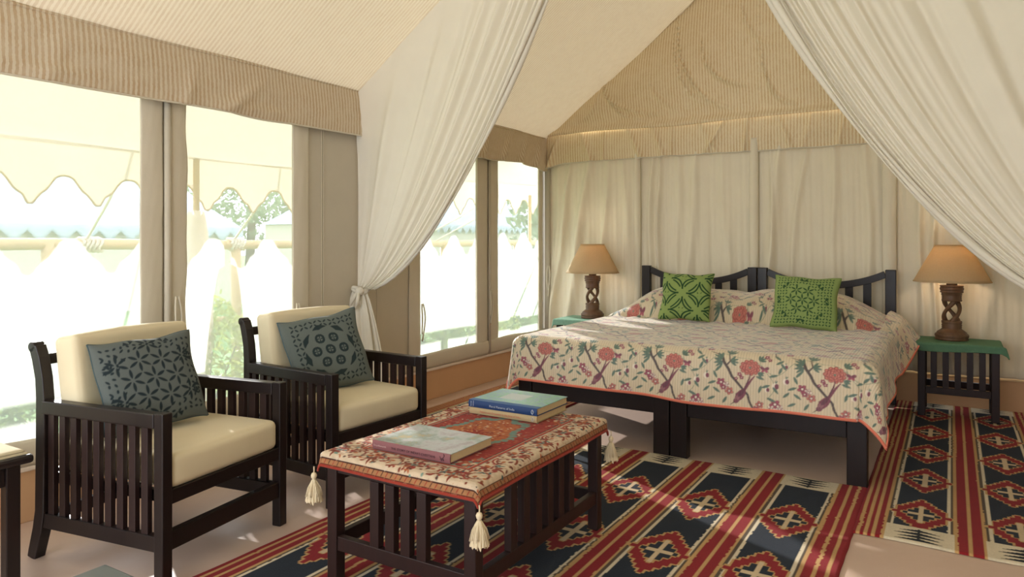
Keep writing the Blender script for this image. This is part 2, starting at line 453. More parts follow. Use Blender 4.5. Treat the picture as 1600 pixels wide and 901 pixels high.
# striped valances
def valance_left():
    ny, nz = 420, 26
    Y, T = np.meshgrid(np.linspace(YF-.2, YB-.03, ny), np.linspace(0, 1, nz), indexing='ij')
    zb = 2.052+.012*wob(Y*2.5, 0*Y, 50, 1)-.02*np.exp(-((Y-6.45)/.12)**2)+.02*np.exp(-((Y-5.9)/.25)**2)-.012*np.exp(-((Y-2.9)/.2)**2)
    Z = 2.385+(zb-2.385)*T
    r = np.zeros_like(Y)
    for y0, k, wv, am in [(3.05, .8, .09, .012), (2.5, .2, .05, .008), (4.5, .3, .05, .012), (5.0, .35, .045, .018), (5.5, .4, .05, .02), (5.85, .45, .05, .024), (6.15, .4, .05, .03), (6.4, .3, .05, .03), (1.8, .2, .07, .006)]:
        r += am*(.7*np.exp(-((Y-y0+k*T*.5)/(wv*.5))**2)+.4*np.exp(-((Y-y0+k*T*.5)/(wv*1.3))**2))
    Xp = XL+.035+.022*T+.012*np.sin(T*PI)+1.5*r*T+.005*wob(Y*7, T*4, 51, 1)+.004*wob(Y*16, T*14, 53, 1)+.010*np.exp(-((T-.85)/.08)**2)*(1+np.sin(Y*5))*.5
    o = struct(grid('trim_%d' % nt[0], np.stack([Xp, Y, Z], -1), STR_L, flip=True)); nt[0] += 1; solid(o, .006, 1)
    hem = [(Xp[i, -1]+.004, Y[i, -1], Z[i, -1]) for i in range(0, ny, 4)]
    MB().tube(hem, .006, 6).build('hem_piping', BAND, o, 0, True)
    tp = [(Xp[i, 0]+.006, Y[i, 0], Z[i, 0]-.012) for i in range(0, ny, 4)]
    MB().tube(tp, .009, 6).build('roll_seam', STR_L, o, 0, True)
valance_left()
def valance_back():
    nx, nz = 800, 40
    X, T = np.meshgrid(np.linspace(XL+.05, XR, nx), np.linspace(0, 1, nz), indexing='ij')
    zb = 2.105+.008*wob(X*3, 0*X, 60, 1)-.055*np.exp(-((X+3.62)/.13)**2)
    zt = 2.40+.03*sstep(-3.6, -3.0, X)*.6
    Z = zt+(zb-zt)*T; r = np.zeros_like(X)
    for x0, k, wv, am in [(-3.45, .2, .05, .028), (-3.2, -.2, .05, .02), (-2.95, .0, .03, .012), (-2.7, -.25, .05, .022), (-2.45, -.2, .06, .02), (-2.25, .0, .03, .012), (-2.0, -.3, .05, .016), (-1.75, .3, .04, .02), (-1.55, .05, .03, .02), (-1.3, -.2, .05, .018), (-1.0, .15, .05, .014), (-.75, .1, .04, .016), (-.5, -.1, .05, .01), (0, .1, .05, .02)]:
        r += .75*am*np.exp(-((X-x0+k*T*.6)/(wv*.5))**2)+.4*am*np.exp(-((X-x0+k*T*.6)/(wv*1.3))**2)
    Yp = YB-.062-.012*np.sin(T*PI)-2.2*r*(.25+.75*T)-.004*wob(X*16, T*4, 61, 1)
    o = struct(grid('trim_%d' % nt[0], np.stack([X, Yp, Z], -1), STR_B)); nt[0] += 1; solid(o, .006, 1)
    hem = [(X[i, -1], Yp[i, -1]-.004, Z[i, -1]) for i in range(0, nx, 4)]
    MB().tube(hem, .006, 6).build('hem_piping', BAND, o, 0, True)
    # gable above
    nx, nz = 460, 190
    X, T = np.meshgrid(np.linspace(XL, XR, nx), np.linspace(0, 1, nz), indexing='ij')
    z0 = 2.385+.018*sstep(-3.6, -3.0, X)-.02*np.exp(-((X+2.2)/.5)**2)
    z1 = np.maximum(ceil_z(X)+.02, z0+.01); Z = z0+(z1-z0)*T
    d = .045*np.sin(np.clip(T, 0, 1)*PI)*sstep(0, .5, z1-z0)
    hz = Z-2.4
    # swagged folds falling between the eyelets
    def jfold(x0, zz0, dx, dz, am, wv=.035):
        best = np.full(X.shape, 9.); tt = np.zeros(X.shape)
        for t in np.linspace(0, 1, 26):
            px_, pz_ = x0+dx*t**2.0, zz0-dz*(1-(1-t)**1.7); e = np.hypot(X-px_, Z-pz_); m = e < best; best[m] = e[m]; tt[m] = t
        return am*np.exp(-(best/(wv*.55*(.6+.8*tt)))**2)*np.sin(PI*np.clip(tt*.9+.08, 0, 1))**.6
    for a in ((-2.93, 2.87, .62, .36, .026), (-2.88, 2.80, .42, .34, .016, .022), (-2.99, 2.80, -.22, .28, .012), (-2.19, 3.42, .55, .92, .026), (-2.22, 3.3, .36, .75, .014, .025), (-1.95, 3.12, .42, .42, .022), (-1.88, 3.0, .30, .30, .016, .02),
              (-1.42, 3.0, .30, .52, .024), (-1.05, 3.3, .30, .80, .022), (-.95, 2.95, .25, .40, .016), (-1.6, 3.6, .3, .6, .018), (-2.45, 2.9, .35, .36, .014), (-.6, 2.9, .3, .4, .016), (-1.44, 4.0, -.02, 1.5, .008, .03)):
        d += .62*jfold(*a)
    d += .028*np.exp(-(hz/.05)**2)
    Yp = YB-.02-2.6*d-.010*wob(X*6, Z*4, 64, 1)-.003*wob(X*30, Z*5, 65, 1)
    o = struct(grid('trim_%d' % nt[0], np.stack([X, Yp, Z], -1), STR_B, flip=True)); nt[0] += 1; solid(o, .006, 1)
    # cord along the sloping seam
    pts = [(x, YB-.05, float(ceil_z(x))-.02-.05*math.sin((x-XL)/(RX-XL)*PI)) for x in np.linspace(XL+.08, RX, 40)]
    MB().tube(pts, .012, 6).build('seam_cord', STR_B, o, 0, True)
    pts = [(x, YB-.05, float(ceil_z(x))-.02-.05*math.sin((XR-x)/(XR-RX)*PI)) for x in np.linspace(RX, XR-.05, 40)]
    MB().tube(pts, .012, 6).build('seam_cord', STR_B, o, 0, True)
valance_back()

# ---------------------------------------------------------------- the muslin curtains across the tent
def curtain(side, label, ylab):
    YC = 3.76; s = side
    xt = XL+.07 if s < 0 else XR-.04; zt = .95
    root = thing('muslin_curtain', label, 'curtain', (xt, YC, 0), 0, None)
    nu, nv = 420, 150
    U, V = np.meshgrid(np.linspace(0, 1, nu), np.linspace(0, 1, nv), indexing='ij')   # U 0 wall..1 leading edge, V 0 top..1 tie
    xw = (XL+.012) if s < 0 else XR-.012
    Uw = U**.9
    Tx = xw+(RX+s*(-.0)-xw)*Uw; Tz = ceil_z(Tx)-.07*np.sin(np.clip(np.abs(Tx-xw)/(RX-XL), 0, 1)*PI)-.01
    f = (1-V)**1.25*1.0; f = 1-V
    f = f**1.15
    ex = .60 if s < 0 else .56
    e = ex+.22*(1-U)
    fx = f**e
    kw = .07*(U-.5)*(-s)
    X = xt+kw+fx*(Tx-xt-kw*0)*1.0-kw*fx
    Z = zt+f*(Tz-zt)
    Z = Z+.05*(U-.5)*(1-f)*0
    # fold phase: broad folds near the wall, a tight bundle near the leading edge
    ph = 4.0*U+4*U**4
    amp = (.012+.055*f**.7)*(1-.35*U**4)*(1-.85*sstep(.62, .95, f))
    fold = np.sin(2*PI*ph+.6*np.sin(V*3))+.30*np.sin(2*PI*ph*2.3+1+1.2*V)+.10*np.sin(2*PI*ph*3.7+2)
    Y = YC+amp*fold*.55+.008*wob(U*24, V*3, 70+s, 1)*f-.05*(1-f)*0
    Y -= .03*np.sin(PI*f)*U
    fl = (s < 0)
    o = grid('drape', np.stack([X, Y, Z], -1)-np.array([xt, YC, 0]), MUSLIN, root, flip=not fl)
    # thick gathered edge: three rolled folds following the leading edge
    for q, (du, rr) in enumerate(((.0, .020), (.018, .016), (.036, .014))):
        iu = int((1-du)*(nu-1)); pts = [(X[iu, j]-xt, Y[iu, j]-YC-.012-.006*q, Z[iu, j]) for j in range(0, nv-2, 3)]
        MB().tube(pts, [rr*(.7+.5*math.sin(k*.31+q))*(1-.3*k/len(pts)) for k in range(len(pts))], 10).build('edge_fold', MUSLIN, root, 0, True)
    # knot and band
    kn = []
    m = MB()
    for a in range(2):
        m.tube([(.058*math.cos(t+a)*1.0, -.0+.050*math.sin(t+a), zt+.012*math.sin(t*2+a)+.012*a) for t in np.linspace(0, 2*PI, 25)], .015, 8)
    m.build('tie_band', MUSLIN, root, 0, True)
    k = MB().lathe([(.004, -.03), (.02, -.026), (.032, -.008), (.033, .008), (.02, .026), (.004, .03)], (-s*.035, -.05, zt), 16).build('knot', MUSLIN, root, 0, True)
    for dx, L in ((-.01, .10), (.03, .13)):
        m = MB().tube([(-s*(.035+dx*.3), -.07, zt-.01), (-s*(.03+dx)-.01, -.085, zt-L*.5), (-s*(.01+dx)-.02, -.08, zt-L)], [.012, .014, .005], 8)
        m.build('tie_end', MUSLIN, root, 0, True)
    # tail below the tie
    nu, nv = 200, 50
    U, V = np.meshgrid(np.linspace(0, 1, nu), np.linspace(0, 1, nv), indexing='ij')
    wd = .045+.10*V**.6+.03*np.sin(V*2.6)
    A = U*2*PI
    sh = 1+.22*np.sin(A*7+V*1.2)+.12*np.sin(A*12+1)
    X = -s*.03*V+wd*np.cos(A)*sh-s*.03*V; Y = (.035+.035*V)*np.sin(A)*sh-.01
    Z = zt-.005-(zt-.03)*V+.01*np.sin(A*3)*V
    grid('curtain_tail', np.stack([X, Y, Z], -1), MUSLIN, root, closed_u=True)
    return root
curtain(-1, 'white muslin curtain swept to the left wall, knotted behind the rear armchair', 0)
curtain(1, 'white muslin curtain sweeping down to the right, in front of the right table lamp', 0)

# ================================================================ RUGS (flat-woven, stepped diamonds)
RUG = m_attr('kilim_wool', .95, weave=190, wb=.6, dist=.003, var=.14)
def kilim(name, W, L, n, es, st, label, cat, x0, y0, pitch, first, dw, dl, group=None, end_lo=True, rotz=0):
    px = .005; p = Paint(W, L, px, (38, 48, 62)); X, Y = p.X, p.Y; C = p.C
    RED, TAN, CRM, NAVY, BRN = [np.array(lin(c)) for c in ((144, 38, 43), (200, 160, 106), (224, 210, 182), (38, 45, 56), (92, 78, 66))]
    pw = (W-2*es-(n-1)*st)/n
    wv = .006*wob(X*.5, Y*2.2, 5+n, 1.2)+.0016*wob(X*30, Y*60, 9, 1.2)
    Xs = X+wv
    def stripe(a, b, c): C[(Xs >= a) & (Xs < b)] = c
    # edge and middle stripe groups
    def group_st(a, wd, k):
        stripe(a, a+wd, RED); u = wd/(k*2-1)
        for i in range(k-1):
            c = a+wd*(i+1)/k; stripe(c-.008, c+.007, TAN)
        stripe(a-.016, a, TAN) if a > .02 else None
        stripe(a+wd, a+wd+.013, TAN) if a+wd < W-.02 else None
    panels = []
    x = es
    for i in range(n):
        panels.append((x, x+pw)); x += pw+st
    for (a, b) in panels:
        stripe(a+.012, a+.026, BRN); stripe(a+.026, a+.040, CRM); stripe(b-.026, b-.012, BRN); stripe(b-.040, b-.026, CRM)
        stripe(a+.040, b-.040, NAVY)
    group_st(0, es, 4 if n == 2 else 3); group_st(W-es, es, 4 if n == 2 else 3)
    for i in range(n-1): group_st(panels[i][1], st, 2 if n > 2 else 2)
    # diamonds
    cx, cy = dw/2/6.0, dl/2/7.0
    for pi, (a, b) in enumerate(panels):
        xc = (a+b)/2
        k = 0; yc = first
        while yc < L-.12:
            if yc > .12:
                jx = .004*math.sin(k*3+pi)
                def D(ox, oy):
                    i = np.floor(np.abs(X-xc-jx-ox)/cx+.5); j = np.floor(np.abs(Y-yc-oy)/cy+.5)
                    return np.abs(i)*1.18+j
                win = (np.abs(X-xc) < dw*.66) & (np.abs(Y-yc) < dl*.62)
                d = D(0, 0); d1 = np.minimum.reduce([D(.009, 0), D(-.009, 0), D(0, .010), D(0, -.010)])
                C[win & (d1 <= 6.8)] = TAN; C[win & (d <= 6.8)] = RED
                d2 = np.minimum.reduce([D(.007, 0), D(-.007, 0), D(0, .008), D(0, -.008)])
                C[win & (d2 <= 3.6)] = TAN; C[win & (d <= 3.6)] = NAVY
                i = np.floor(np.abs(X-xc-jx)/cx+.5); j = np.floor(np.abs(Y-yc)/cy+.5)
                cr = ((i <= 0) & (j <= 3)) | ((j <= 0) & (i <= 2.5))
                C[win & (cr) & (d <= 4.6)] = (CRM*.6+TAN*.4)
            yc += pitch; k += 1
        # end panels: cream with dark comb-like fern
        for e in (0, 1):
            yy = (Y if e == 0 else L-Y); m = (X > a+.012) & (X < b-.012) & (yy < .19)
            C[m] = CRM
            for q in range(4):
                yq = .04+q*.036
                sl = yq+.35*np.abs(X-xc)*(-.45)
                th = .015*np.clip(1-np.abs(X-xc)/(pw*(.34-.05*(q % 2))), 0, 1)**.8-.0005
                C[m & (np.abs(yy-sl) < th) & (np.abs(X-xc) < pw*.36)] = NAVY*.6
            C[m & (np.abs(X-xc) < .005) & (yy > .03) & (yy < .17)] = NAVY*.6
    # yarn irregularity: ragged colour joints and ageing
    C *= (1+.10*wob(X*9, Y*9, 3, 2, 9)+.05*wob(X*60, Y*9, 6, 2, 7))[..., None]
    nx, ny = X.shape
    Z = .007+.0035*(1+wob(X*3.2, Y*3.4, 17+n, 1.3))
    edge = np.minimum(np.minimum(X, W-X), np.minimum(Y, L-Y)); Z = Z*np.clip(edge/.012, .05, 1)
    jag = .003*wob(Y*20, X*0, 12, 1); Xg = X+jag*(np.abs(X-W/2)/(W/2))**6*np.sign(X-W/2)
    Yg = Y+.006*np.sin(X*9)*(np.abs(Y-L/2)/(L/2))**4
    o = grid(name, np.stack([Xg-W/2, Yg-L/2, Z], -1), RUG, col=np.clip(C, 0, 1))
    o.location = (x0+W/2, y0+L/2, 0); o.rotation_euler[2] = rotz
    return tag(o, label, cat, group)
kilim('kilim_rug', 2.13, 3.02, 5, .13, .10, 'large flat-woven rug of red stripes and stepped diamonds under the coffee table', 'rug', -2.50, 1.15, .63, .445, .275, .49)
r2 = kilim('kilim_rug', .905, 3.10, 2, .116, .093, 'narrow flat-woven diamond rug right of the bed, under the right bedside table', 'rug', -.384, 3.50, .57, .38, .268, .47)
r3 = r2.copy(); link(r3); r3.location = (-3.46+.905/2, 5.02, 0); r3['label'] = 'narrow flat-woven striped rug between the bed and the windows'
r3.scale = (1, .98, 1)

# ================================================================ ARMCHAIRS
def soft_box(name, half, r, puff, mat, parent, loc, rot=(0, 0, 0), n=26, lean=0):
    """cushion: a subdivided rounded box, faces puffed"""
    import bmesh
    bm = bmesh.new(); bmesh.ops.create_cube(bm, size=2)
    bmesh.ops.subdivide_edges(bm, edges=bm.edges[:], cuts=n, use_grid_fill=True)
    h = Vector(half)
    for v in bm.verts:
        c = v.co.copy()
        # concentrate samples at the rims
        c = Vector([math.copysign(1-(1-abs(q))**1.5, q) for q in c])
        P = Vector((c.x*h.x, c.y*h.y, c.z*h.z))
        inn = Vector([max(-(hh-r), min(hh-r, q)) for q, hh in zip(P, h)])
        d = P-inn
        if d.length > 1e-9: P = inn+d.normalized()*min(r, max(abs(q) for q in d) if 0 else r)
        fx, fy, fz = (1-min(1, abs(c.x))**2.2), (1-min(1, abs(c.y))**2.2), (1-min(1, abs(c.z))**2)
        P.z += math.copysign(puff*fx*fy, c.z)*(abs(c.z)**3)
        P.x += math.copysign(puff*.5*fy*fz, c.x)*abs(c.x)**3; P.y += math.copysign(puff*.4*fx*fz, c.y)*abs(c.y)**3
        v.co = P
    bmesh.ops.remove_doubles(bm, verts=bm.verts, dist=1e-5)
    me = bpy.data.meshes.new(name); bm.to_mesh(me); bm.free(); me.materials.append(mat); me.shade_smooth()
    o = link(bpy.data.objects.new(name, me), parent); o.location = loc; o.rotation_euler = rot
    return o
def armchair(label, x, y, rz, group=None):
    r = thing('wooden_armchair', label, 'armchair', (x, y, 0), rz, group)
    W = .345; t = .046; F = .35
    for s in (-1, 1):
        ya, yb = (W-t, W) if s > 0 else (-W, -W+t)
        box('front_leg', (F-t, ya, 0), (F, yb, .655), WOOD, r, .004)
        pts = [(-.400, 0, 0), (-.392, 0, .03), (-.365, 0, .12), (-.35, 0, .20), (-.345, 0, .50), (-.345, 0, .66), (-.352, 0, .74), (-.372, 0, .82), (-.392, 0, .868)]
        pts = [(p[0]+.02, (ya+yb)/2, p[2]) for p in pts]
        MB().sweep(pts, t/2, [.024, .025, .027, .027, .027, .026, .024, .024, .022]).build('rear_post', WOOD, r, .004)
        sc = MB().lathe([(.002, -t/2), (.021, -t/2), (.021, t/2), (.002, t/2)], (0, 0, 0), 18).build('post_scroll', WOOD, r, .003, True)
        sc.location = (-.378, (ya+yb)/2, .866); sc.rotation_euler = (PI/2, 0, 0)
        box('arm_rail', (-.315, ya-.001, .597), (F-t-.0005, yb+.001, .652), WOOD, r, .005)
        box('side_rail', (-.315, ya+.006, .132), (F-t-.0005, yb-.006, .192), WOOD, r, .003)
        box('seat_side_rail', (-.31, ya+.004-s*.0, .30), (F-t-.0005, yb-.012 if s > 0 else yb-.004, .35), WOOD, r, .003) if 0 else None
        m0 = None
        for k in range(9):
            xx = -.288+k*(F-t+.288+.030)/9.6
            if m0 is None: m0 = box('side_slat', (-.017, -.011, .19), (.017, .011, .60), WOODR, r, .002); o = m0
            else: o = link(m0.copy(), r)
            o.location = (xx+.012, (ya+yb)/2, 0)
        box('seat_side_rail', (-.31, (W-t-.026) if s > 0 else -W+t+.001, .305), (F-t, (W-t-.001) if s > 0 else -W+t+.026, .35), WOOD, r, .003)
    box('front_seat_rail', (F-.036, -W+t, .305), (F-.006, W-t, .362), WOOD, r, .004)
    box('front_stretcher', (F-.038, -W+t, .132), (F-.006, W-t, .205), WOOD, r, .004)
    box('rear_seat_rail', (-.34, -W+t, .305), (-.312, W-t, .36), WOOD, r, .004)
    box('rear_stretcher', (-.34, -W+t, .14), (-.312, W-t, .19), WOOD, r, .004)
    b = box('back_top_rail', (-.366, -W+t, .79), (-.343, W-t, .835), WOOD, r, .004)
    box('back_rail', (-.345, -W+t, .60), (-.325, W-t, .64), WOOD, r, .004)
    m0 = None
    for k in range(7):
        o = box('back_slat', (-.338, -.014, .64), (-.326, .014, .80), WOOD, r, .002) if m0 is None else link(m0.copy(), r)
        m0 = m0 or o; o.location.y = -.22+k*.0733
    m0 = None
    for k in range(6):
        o = box('seat_slat', (-.31, -.02, .335), (F-.036, .02, .352), WOOD, r, .002) if m0 is None else link(m0.copy(), r)
        m0 = m0 or o; o.location.y = -.20+k*.08
    soft_box('seat_cushion', (.318, W-t-.004, .066), .030, .016, CREAM, r, (.026, 0, .424))
    soft_box('back_cushion', (.065, W-t-.006, .215), .026, .012, CREAM, r, (-.228, 0, .698), (0, math.radians(-9), 0))
    return r
CH1 = armchair('nearer dark slatted armchair with cream cushions, at the left edge of the picture', -2.90, 1.86, math.radians(9.5))
CH2 = armchair('farther dark slatted armchair with cream cushions, in front of the knotted curtain', -2.88, 2.84, math.radians(-3))

# ================================================================ CUSHIONS
VELG = m_attr('green_applique', .85, weave=500, wb=.35, dist=.0015, spec=.15, big=(9, .25))
def pillow(name, label, w, h, th, paint, back, loc, rot, seed=0, group=None):
    """front normal +X, width along Y, height along Z"""
    nx, ny = paint.nx, paint.ny
    U, V = np.meshgrid(np.linspace(-1, 1, nx), np.linspace(-1, 1, ny), indexing='ij')
    def sheet(sg, U, V):
        a, b = np.abs(U), np.abs(V)
        f = ((1-a**2.6)*(1-b**2.6)); f = np.clip(f, 0, 1)**.42
        pin = 1-.075*(1-V**2)*a**3; pin2 = 1-.075*(1-U**2)*b**3
        Yy = U*w/2*pin; Zz = V*h/2*pin2
        # creases running in from the edges
        c = .004*wob(U*7, V*1.5, seed+1, 1.4)*(b**2)+.004*wob(U*1.5, V*7, seed+2, 1.4)*(a**2)+.006*wob(U*2.2, V*2.2, seed+5, 1)
        return np.stack([sg*(th/2*f+c*f), Yy+.004*np.sin(V*5+seed), Zz+.004*np.sin(U*6+seed)], -1)
    P = sheet(1, U, V)
    U2, V2 = np.meshgrid(np.linspace(1, -1, 50)[1:-1], np.linspace(-1, 1, ny)[1:-1], indexing='ij')
    # one closed skin: front strip, then the back as a second patch welded at the border
    Ub, Vb = np.meshgrid(np.linspace(-1, 1, nx), np.linspace(-1, 1, ny), indexing='ij')
    B = sheet(-1, Ub, Vb)
    sub = np.linspace(0, nx-1, 60).round().astype(int); subj = np.linspace(0, ny-1, 60).round().astype(int)
    o = grid(name, P, VELG, col=paint.C)
    bb = grid('back_panel', B[sub][:, subj], VELG, o, col=np.ones((60, 60, 3))*np.array(lin(back)), flip=True)
    rim = [P[i, 0] for i in range(0, nx, 6)]+[P[-1, j] for j in range(0, ny, 6)]+[P[i, -1] for i in range(nx-1, 0, -6)]+[P[0, j] for j in range(ny-1, 0, -6)]
    m = MB().tube([tuple(q) for q in rim], .0035, 5, cap=False)
    sm = grid('seam', np.array(m.v).reshape(-1, 5, 3)[:, list(range(5))+[0]], VELG, o, col=np.ones((len(rim), 6, 3))*np.array(lin(back)))
    o.location = loc; o.rotation_mode = 'XYZ'; o.rotation_euler = rot
    return tag(o, label, 'cushion', group)

def petals(p, x, y, r, n, c, wd, ph=0, r0=.15):
    for k in range(n):
        a = ph+2*PI*k/n; p.leaf(x+r*r0*math.cos(a), y+r*r0*math.sin(a), r*(1-r0*1.4), wd, c, a)
def paint_tealA(w, h):     # all-over cutwork of petal rosettes
    bg, dk = (98, 104, 101), (36, 46, 50); p = Paint(w, h, .0028, bg)
    cx, cy = w/2, h/2
    R = .052
    for i in range(-2, 3):
        for j in range(-2, 3):
            x = cx+R*1.73*(i+.5*(j % 2)); y = cy+R*1.5*j
            if math.hypot(x-cx, y-cy) < .16: petals(p, x, y, R, 6, dk, .0125, PI/6)
    for i in range(-8, 9):
        for j in range(-8, 9):
            x = cx+i*.026; y = cy+j*.026
            d = math.hypot(x-cx, y-cy)
            if d < .135 or abs(x-cx) > w/2-.03 or abs(y-cy) > h/2-.03: continue
            p.leaf(x-.009, y, .022, .0095, dk, (PI/4 if (i+j) % 2 else -PI/4)) if (i*j) % 3 else p.ell(x, y, .008, .005, dk, (i+j)*.7)
    for k in range(8):
        a = k*PI/4+PI/8; x, y = cx+.175*math.cos(a), cy+.175*math.sin(a)
        for s in (-1, 1):
            b = a+s*.35
            p.tri([(x, y), (x+.030*math.cos(b), y+.030*math.sin(b)), (x+.028*math.cos(b+s*.8), y+.028*math.sin(b+s*.8))], dk)
    return p
def paint_tealB(w, h):     # ring with tulips around small rosettes, crosses outside
    bg, dk = (104, 111, 106), (42, 54, 55); p = Paint(w, h, .0028, bg); cx, cy = w/2, h/2
    n = 6; s = w/8.5
    for i in range(-4, 5):
        for j in range(-4, 5):
            x, y = cx+i*s, cy+j*s
            if math.hypot(x-cx, y-cy) < .155: continue
            if abs(i) > 3.6 or abs(j) > 3.6: continue
            petals(p, x, y, s*.62, 4, dk, .010, PI/4 if (i+j) % 2 else PI/4)
    for k in range(8):
        a = k*PI/4+.2
        L = [(cx+.135*math.cos(a+t), cy+.135*math.sin(a+t)) for t in np.linspace(-.27, .27, 8)]
        p.line(L[:5], dk, .006, .030); p.line(L[4:], dk, .030, .006)
    for (x, y) in [(0, 0)]+[(.075*math.cos(a), .075*math.sin(a)) for a in np.arange(6)*PI/3]:
        for k in range(4):
            a = k*PI/2+PI/4
            p.arc(cx+x, cy+y, .021, a-.5, a+.5, dk, .011)
            p.leaf(cx+x, cy+y, .030, .007, dk, a+PI/4)
    return p
def paint_greenA(w, h):    # interlaced vesica petals with concentric lines
    bg, dk = (142, 162, 94), (44, 76, 46); p = Paint(w, h, .0028, bg); cx, cy = w*.46, h/2+.01
    s = .132
    def flower(x, y):
        for k in range(2):
            a = PI/4+k*PI/2; L = s*1.414
            for off, wd in ((.047, .0115), (.025, .0105)):
                for sg in (-1, 1):
                    pts = []
                    for t in np.linspace(.13 if off > .03 else .27, .87 if off > .03 else .73, 12):
                        b = (off*1.15*math.sin(t*PI)**.8)*sg
                        pts.append((x+L*t*math.cos(a)-b*math.sin(a), y+L*t*math.sin(a)+b*math.cos(a)))
                    p.line(pts, dk, wd)
    for i in range(-3, 4):
        for j in range(-3, 4):
            if (i+j) % 2 == 0: flower(cx+i*s, cy+j*s)
            else:
                for k in range(4):
                    a = k*PI/2+PI/4; q = .016
                    x, y = cx+i*s+q*math.cos(a), cy+j*s+q*math.sin(a)
                    p.tri([(x-.006, y-.006), (x+.010*math.cos(a)+.004, y+.012*math.sin(a)), (x+.006, y-.004)], dk)
    return p
def paint_greenB(w, h):    # fine cutwork with central hexagon lattice
    bg, dk = (144, 164, 98), (52, 84, 52); p = Paint(w, h, .0028, bg); cx, cy = w*.46, h/2
    R = .045
    for i in range(-2, 3):
        for j in range(-2, 3):
            x = cx+R*1.73*(i+.5*(j % 2)); y = cy+R*1.5*j
            if math.hypot(x-cx, y-cy) < .085: petals(p, x, y, R, 6, dk, .011, PI/6, .1)
    for i in range(-11, 12):
        for j in range(-11, 12):
            x, y = cx+i*.0215, cy+j*.0215; d = math.hypot(x-cx, y-cy)
            if d < .115 or abs(x-w/2) > w/2-.03 or abs(y-cy) > h/2-.025: continue
            a = (PI/4 if (i+j) % 2 else -PI/4); p.leaf(x-.0095*math.cos(a), y-.0095*math.sin(a), .0185, .0085, dk, a)
    for k in range(8):
        a = k*PI/4; x, y = cx+.150*math.cos(a), cy+.140*math.sin(a)
        for s in (-1, 1):
            b = a+s*1.2
            p.tri([(x, y), (x+.034*math.cos(b), y+.034*math.sin(b)), (x+.034*math.cos(b-s*.8), y+.034*math.sin(b-s*.8))], dk)
    return p
rd = math.radians
pillow('throw_cushion', 'grey-green cutwork cushion of petal rosettes on the nearer armchair', .425, .40, .14, paint_tealA(.425, .40), (74, 90, 92), (-2.92, 1.785, .702), (rd(3), rd(-24), rd(-10)), 3)
pillow('throw_cushion', 'grey-green cutwork cushion with a ring of tulips on the farther armchair', .45, .43, .14, paint_tealB(.45, .43), (82, 104, 110), (-2.91, 2.79, .694), (rd(8), rd(-22), rd(-24)), 9)
pillow('throw_cushion', 'lime green cushion with large four-petal flowers, left one on the bed', .405, .39, .13, paint_greenA(.405, .39), (118, 140, 66), (-1.80, 5.56, .860), (rd(-1), rd(-20), rd(-86)), 15)
pillow('throw_cushion', 'lime green cushion with fine cutwork lattice, right one on the bed', .445, .40, .13, paint_greenB(.445, .40), (124, 146, 70), (-.90, 5.50, .858), (rd(-3), rd(-22), rd(-84)), 22)

# ================================================================ THE TWO BEDS
def bed(label, x0, x1):
    r = thing('single_bed', label, 'bed', ((x0+x1)/2, 4.16, 0), 0, 'twin beds pushed together')
    h = (x1-x0)/2; L = 2.33; t = .10
    for s in (-1, 1):
        xa, xb = (-h, -h+t) if s < 0 else (h-t, h)
        MB().loft([[(xa+d0*(s < 0)*.0, 0, z), (xb, 0, z), (xb, .075, z), (xa, .075, z)] for z, d0 in ((0, 0), (.376, 0))]).build('foot_leg', WOOD, r, .005)
        xa, xb = (-h, -h+.078) if s < 0 else (h-.078, h)
        box('head_post', (xa, L-.06, 0), (xb, L, 1.072), WOOD, r, .005)
        box('side_rail', (xa+.01, .076, .26), (xb-.02, L-.061, .376), WOOD, r, .003)
    box('foot_rail', (-h+t+.0005, .012, .252), (h-t-.0005, .055, .374), WOOD, r, .004)
    a = h-.0785
    def curve(z0, sagv, hh, name):
        pts = [(x, L-.03, z0-sagv*(1-(abs(x)/a)**2.2)) for x in np.linspace(-a, a, 25)]
        MB().sweep(pts, .016, hh).build(name, WOOD, r, .003)
    curve(1.035, .10, .028, 'head_top_rail')
    box('head_lower_rail', (-a, L-.045, .50), (a, L-.015, .57), WOOD, r, .003)
    m0 = None
    for x in (-.325, -.19, -.06, .06, .19, .325):
        z = 1.035-.10*(1-(abs(x)/a)**2.2)-.02
        MB().box((x-.03, L-.037, .57), (x+.03, L-.023, z)).build('head_slat', WOOD, r, .002)
    box('slat_base', (-h+.09, .08, .35), (h-.09, L-.07, .365), WOODR, r, .002)
    m = soft_box('mattress', (h-.025, 1.09, .115), .05, .006, CREAM, None, ((x0+x1)/2, 4.16+1.15, .493), n=14)
    tag(m, 'mattress under the flowered bedspread on the %s' % ('left twin bed' if x0 < -2 else 'right twin bed'), 'mattress', 'mattresses under the bedspread')
    return r
bed('dark wooden twin bed on the left, nearer the windows', -2.512, -1.452)
bed('dark wooden twin bed on the right, beside the slatted bedside table', -1.444, -.376)

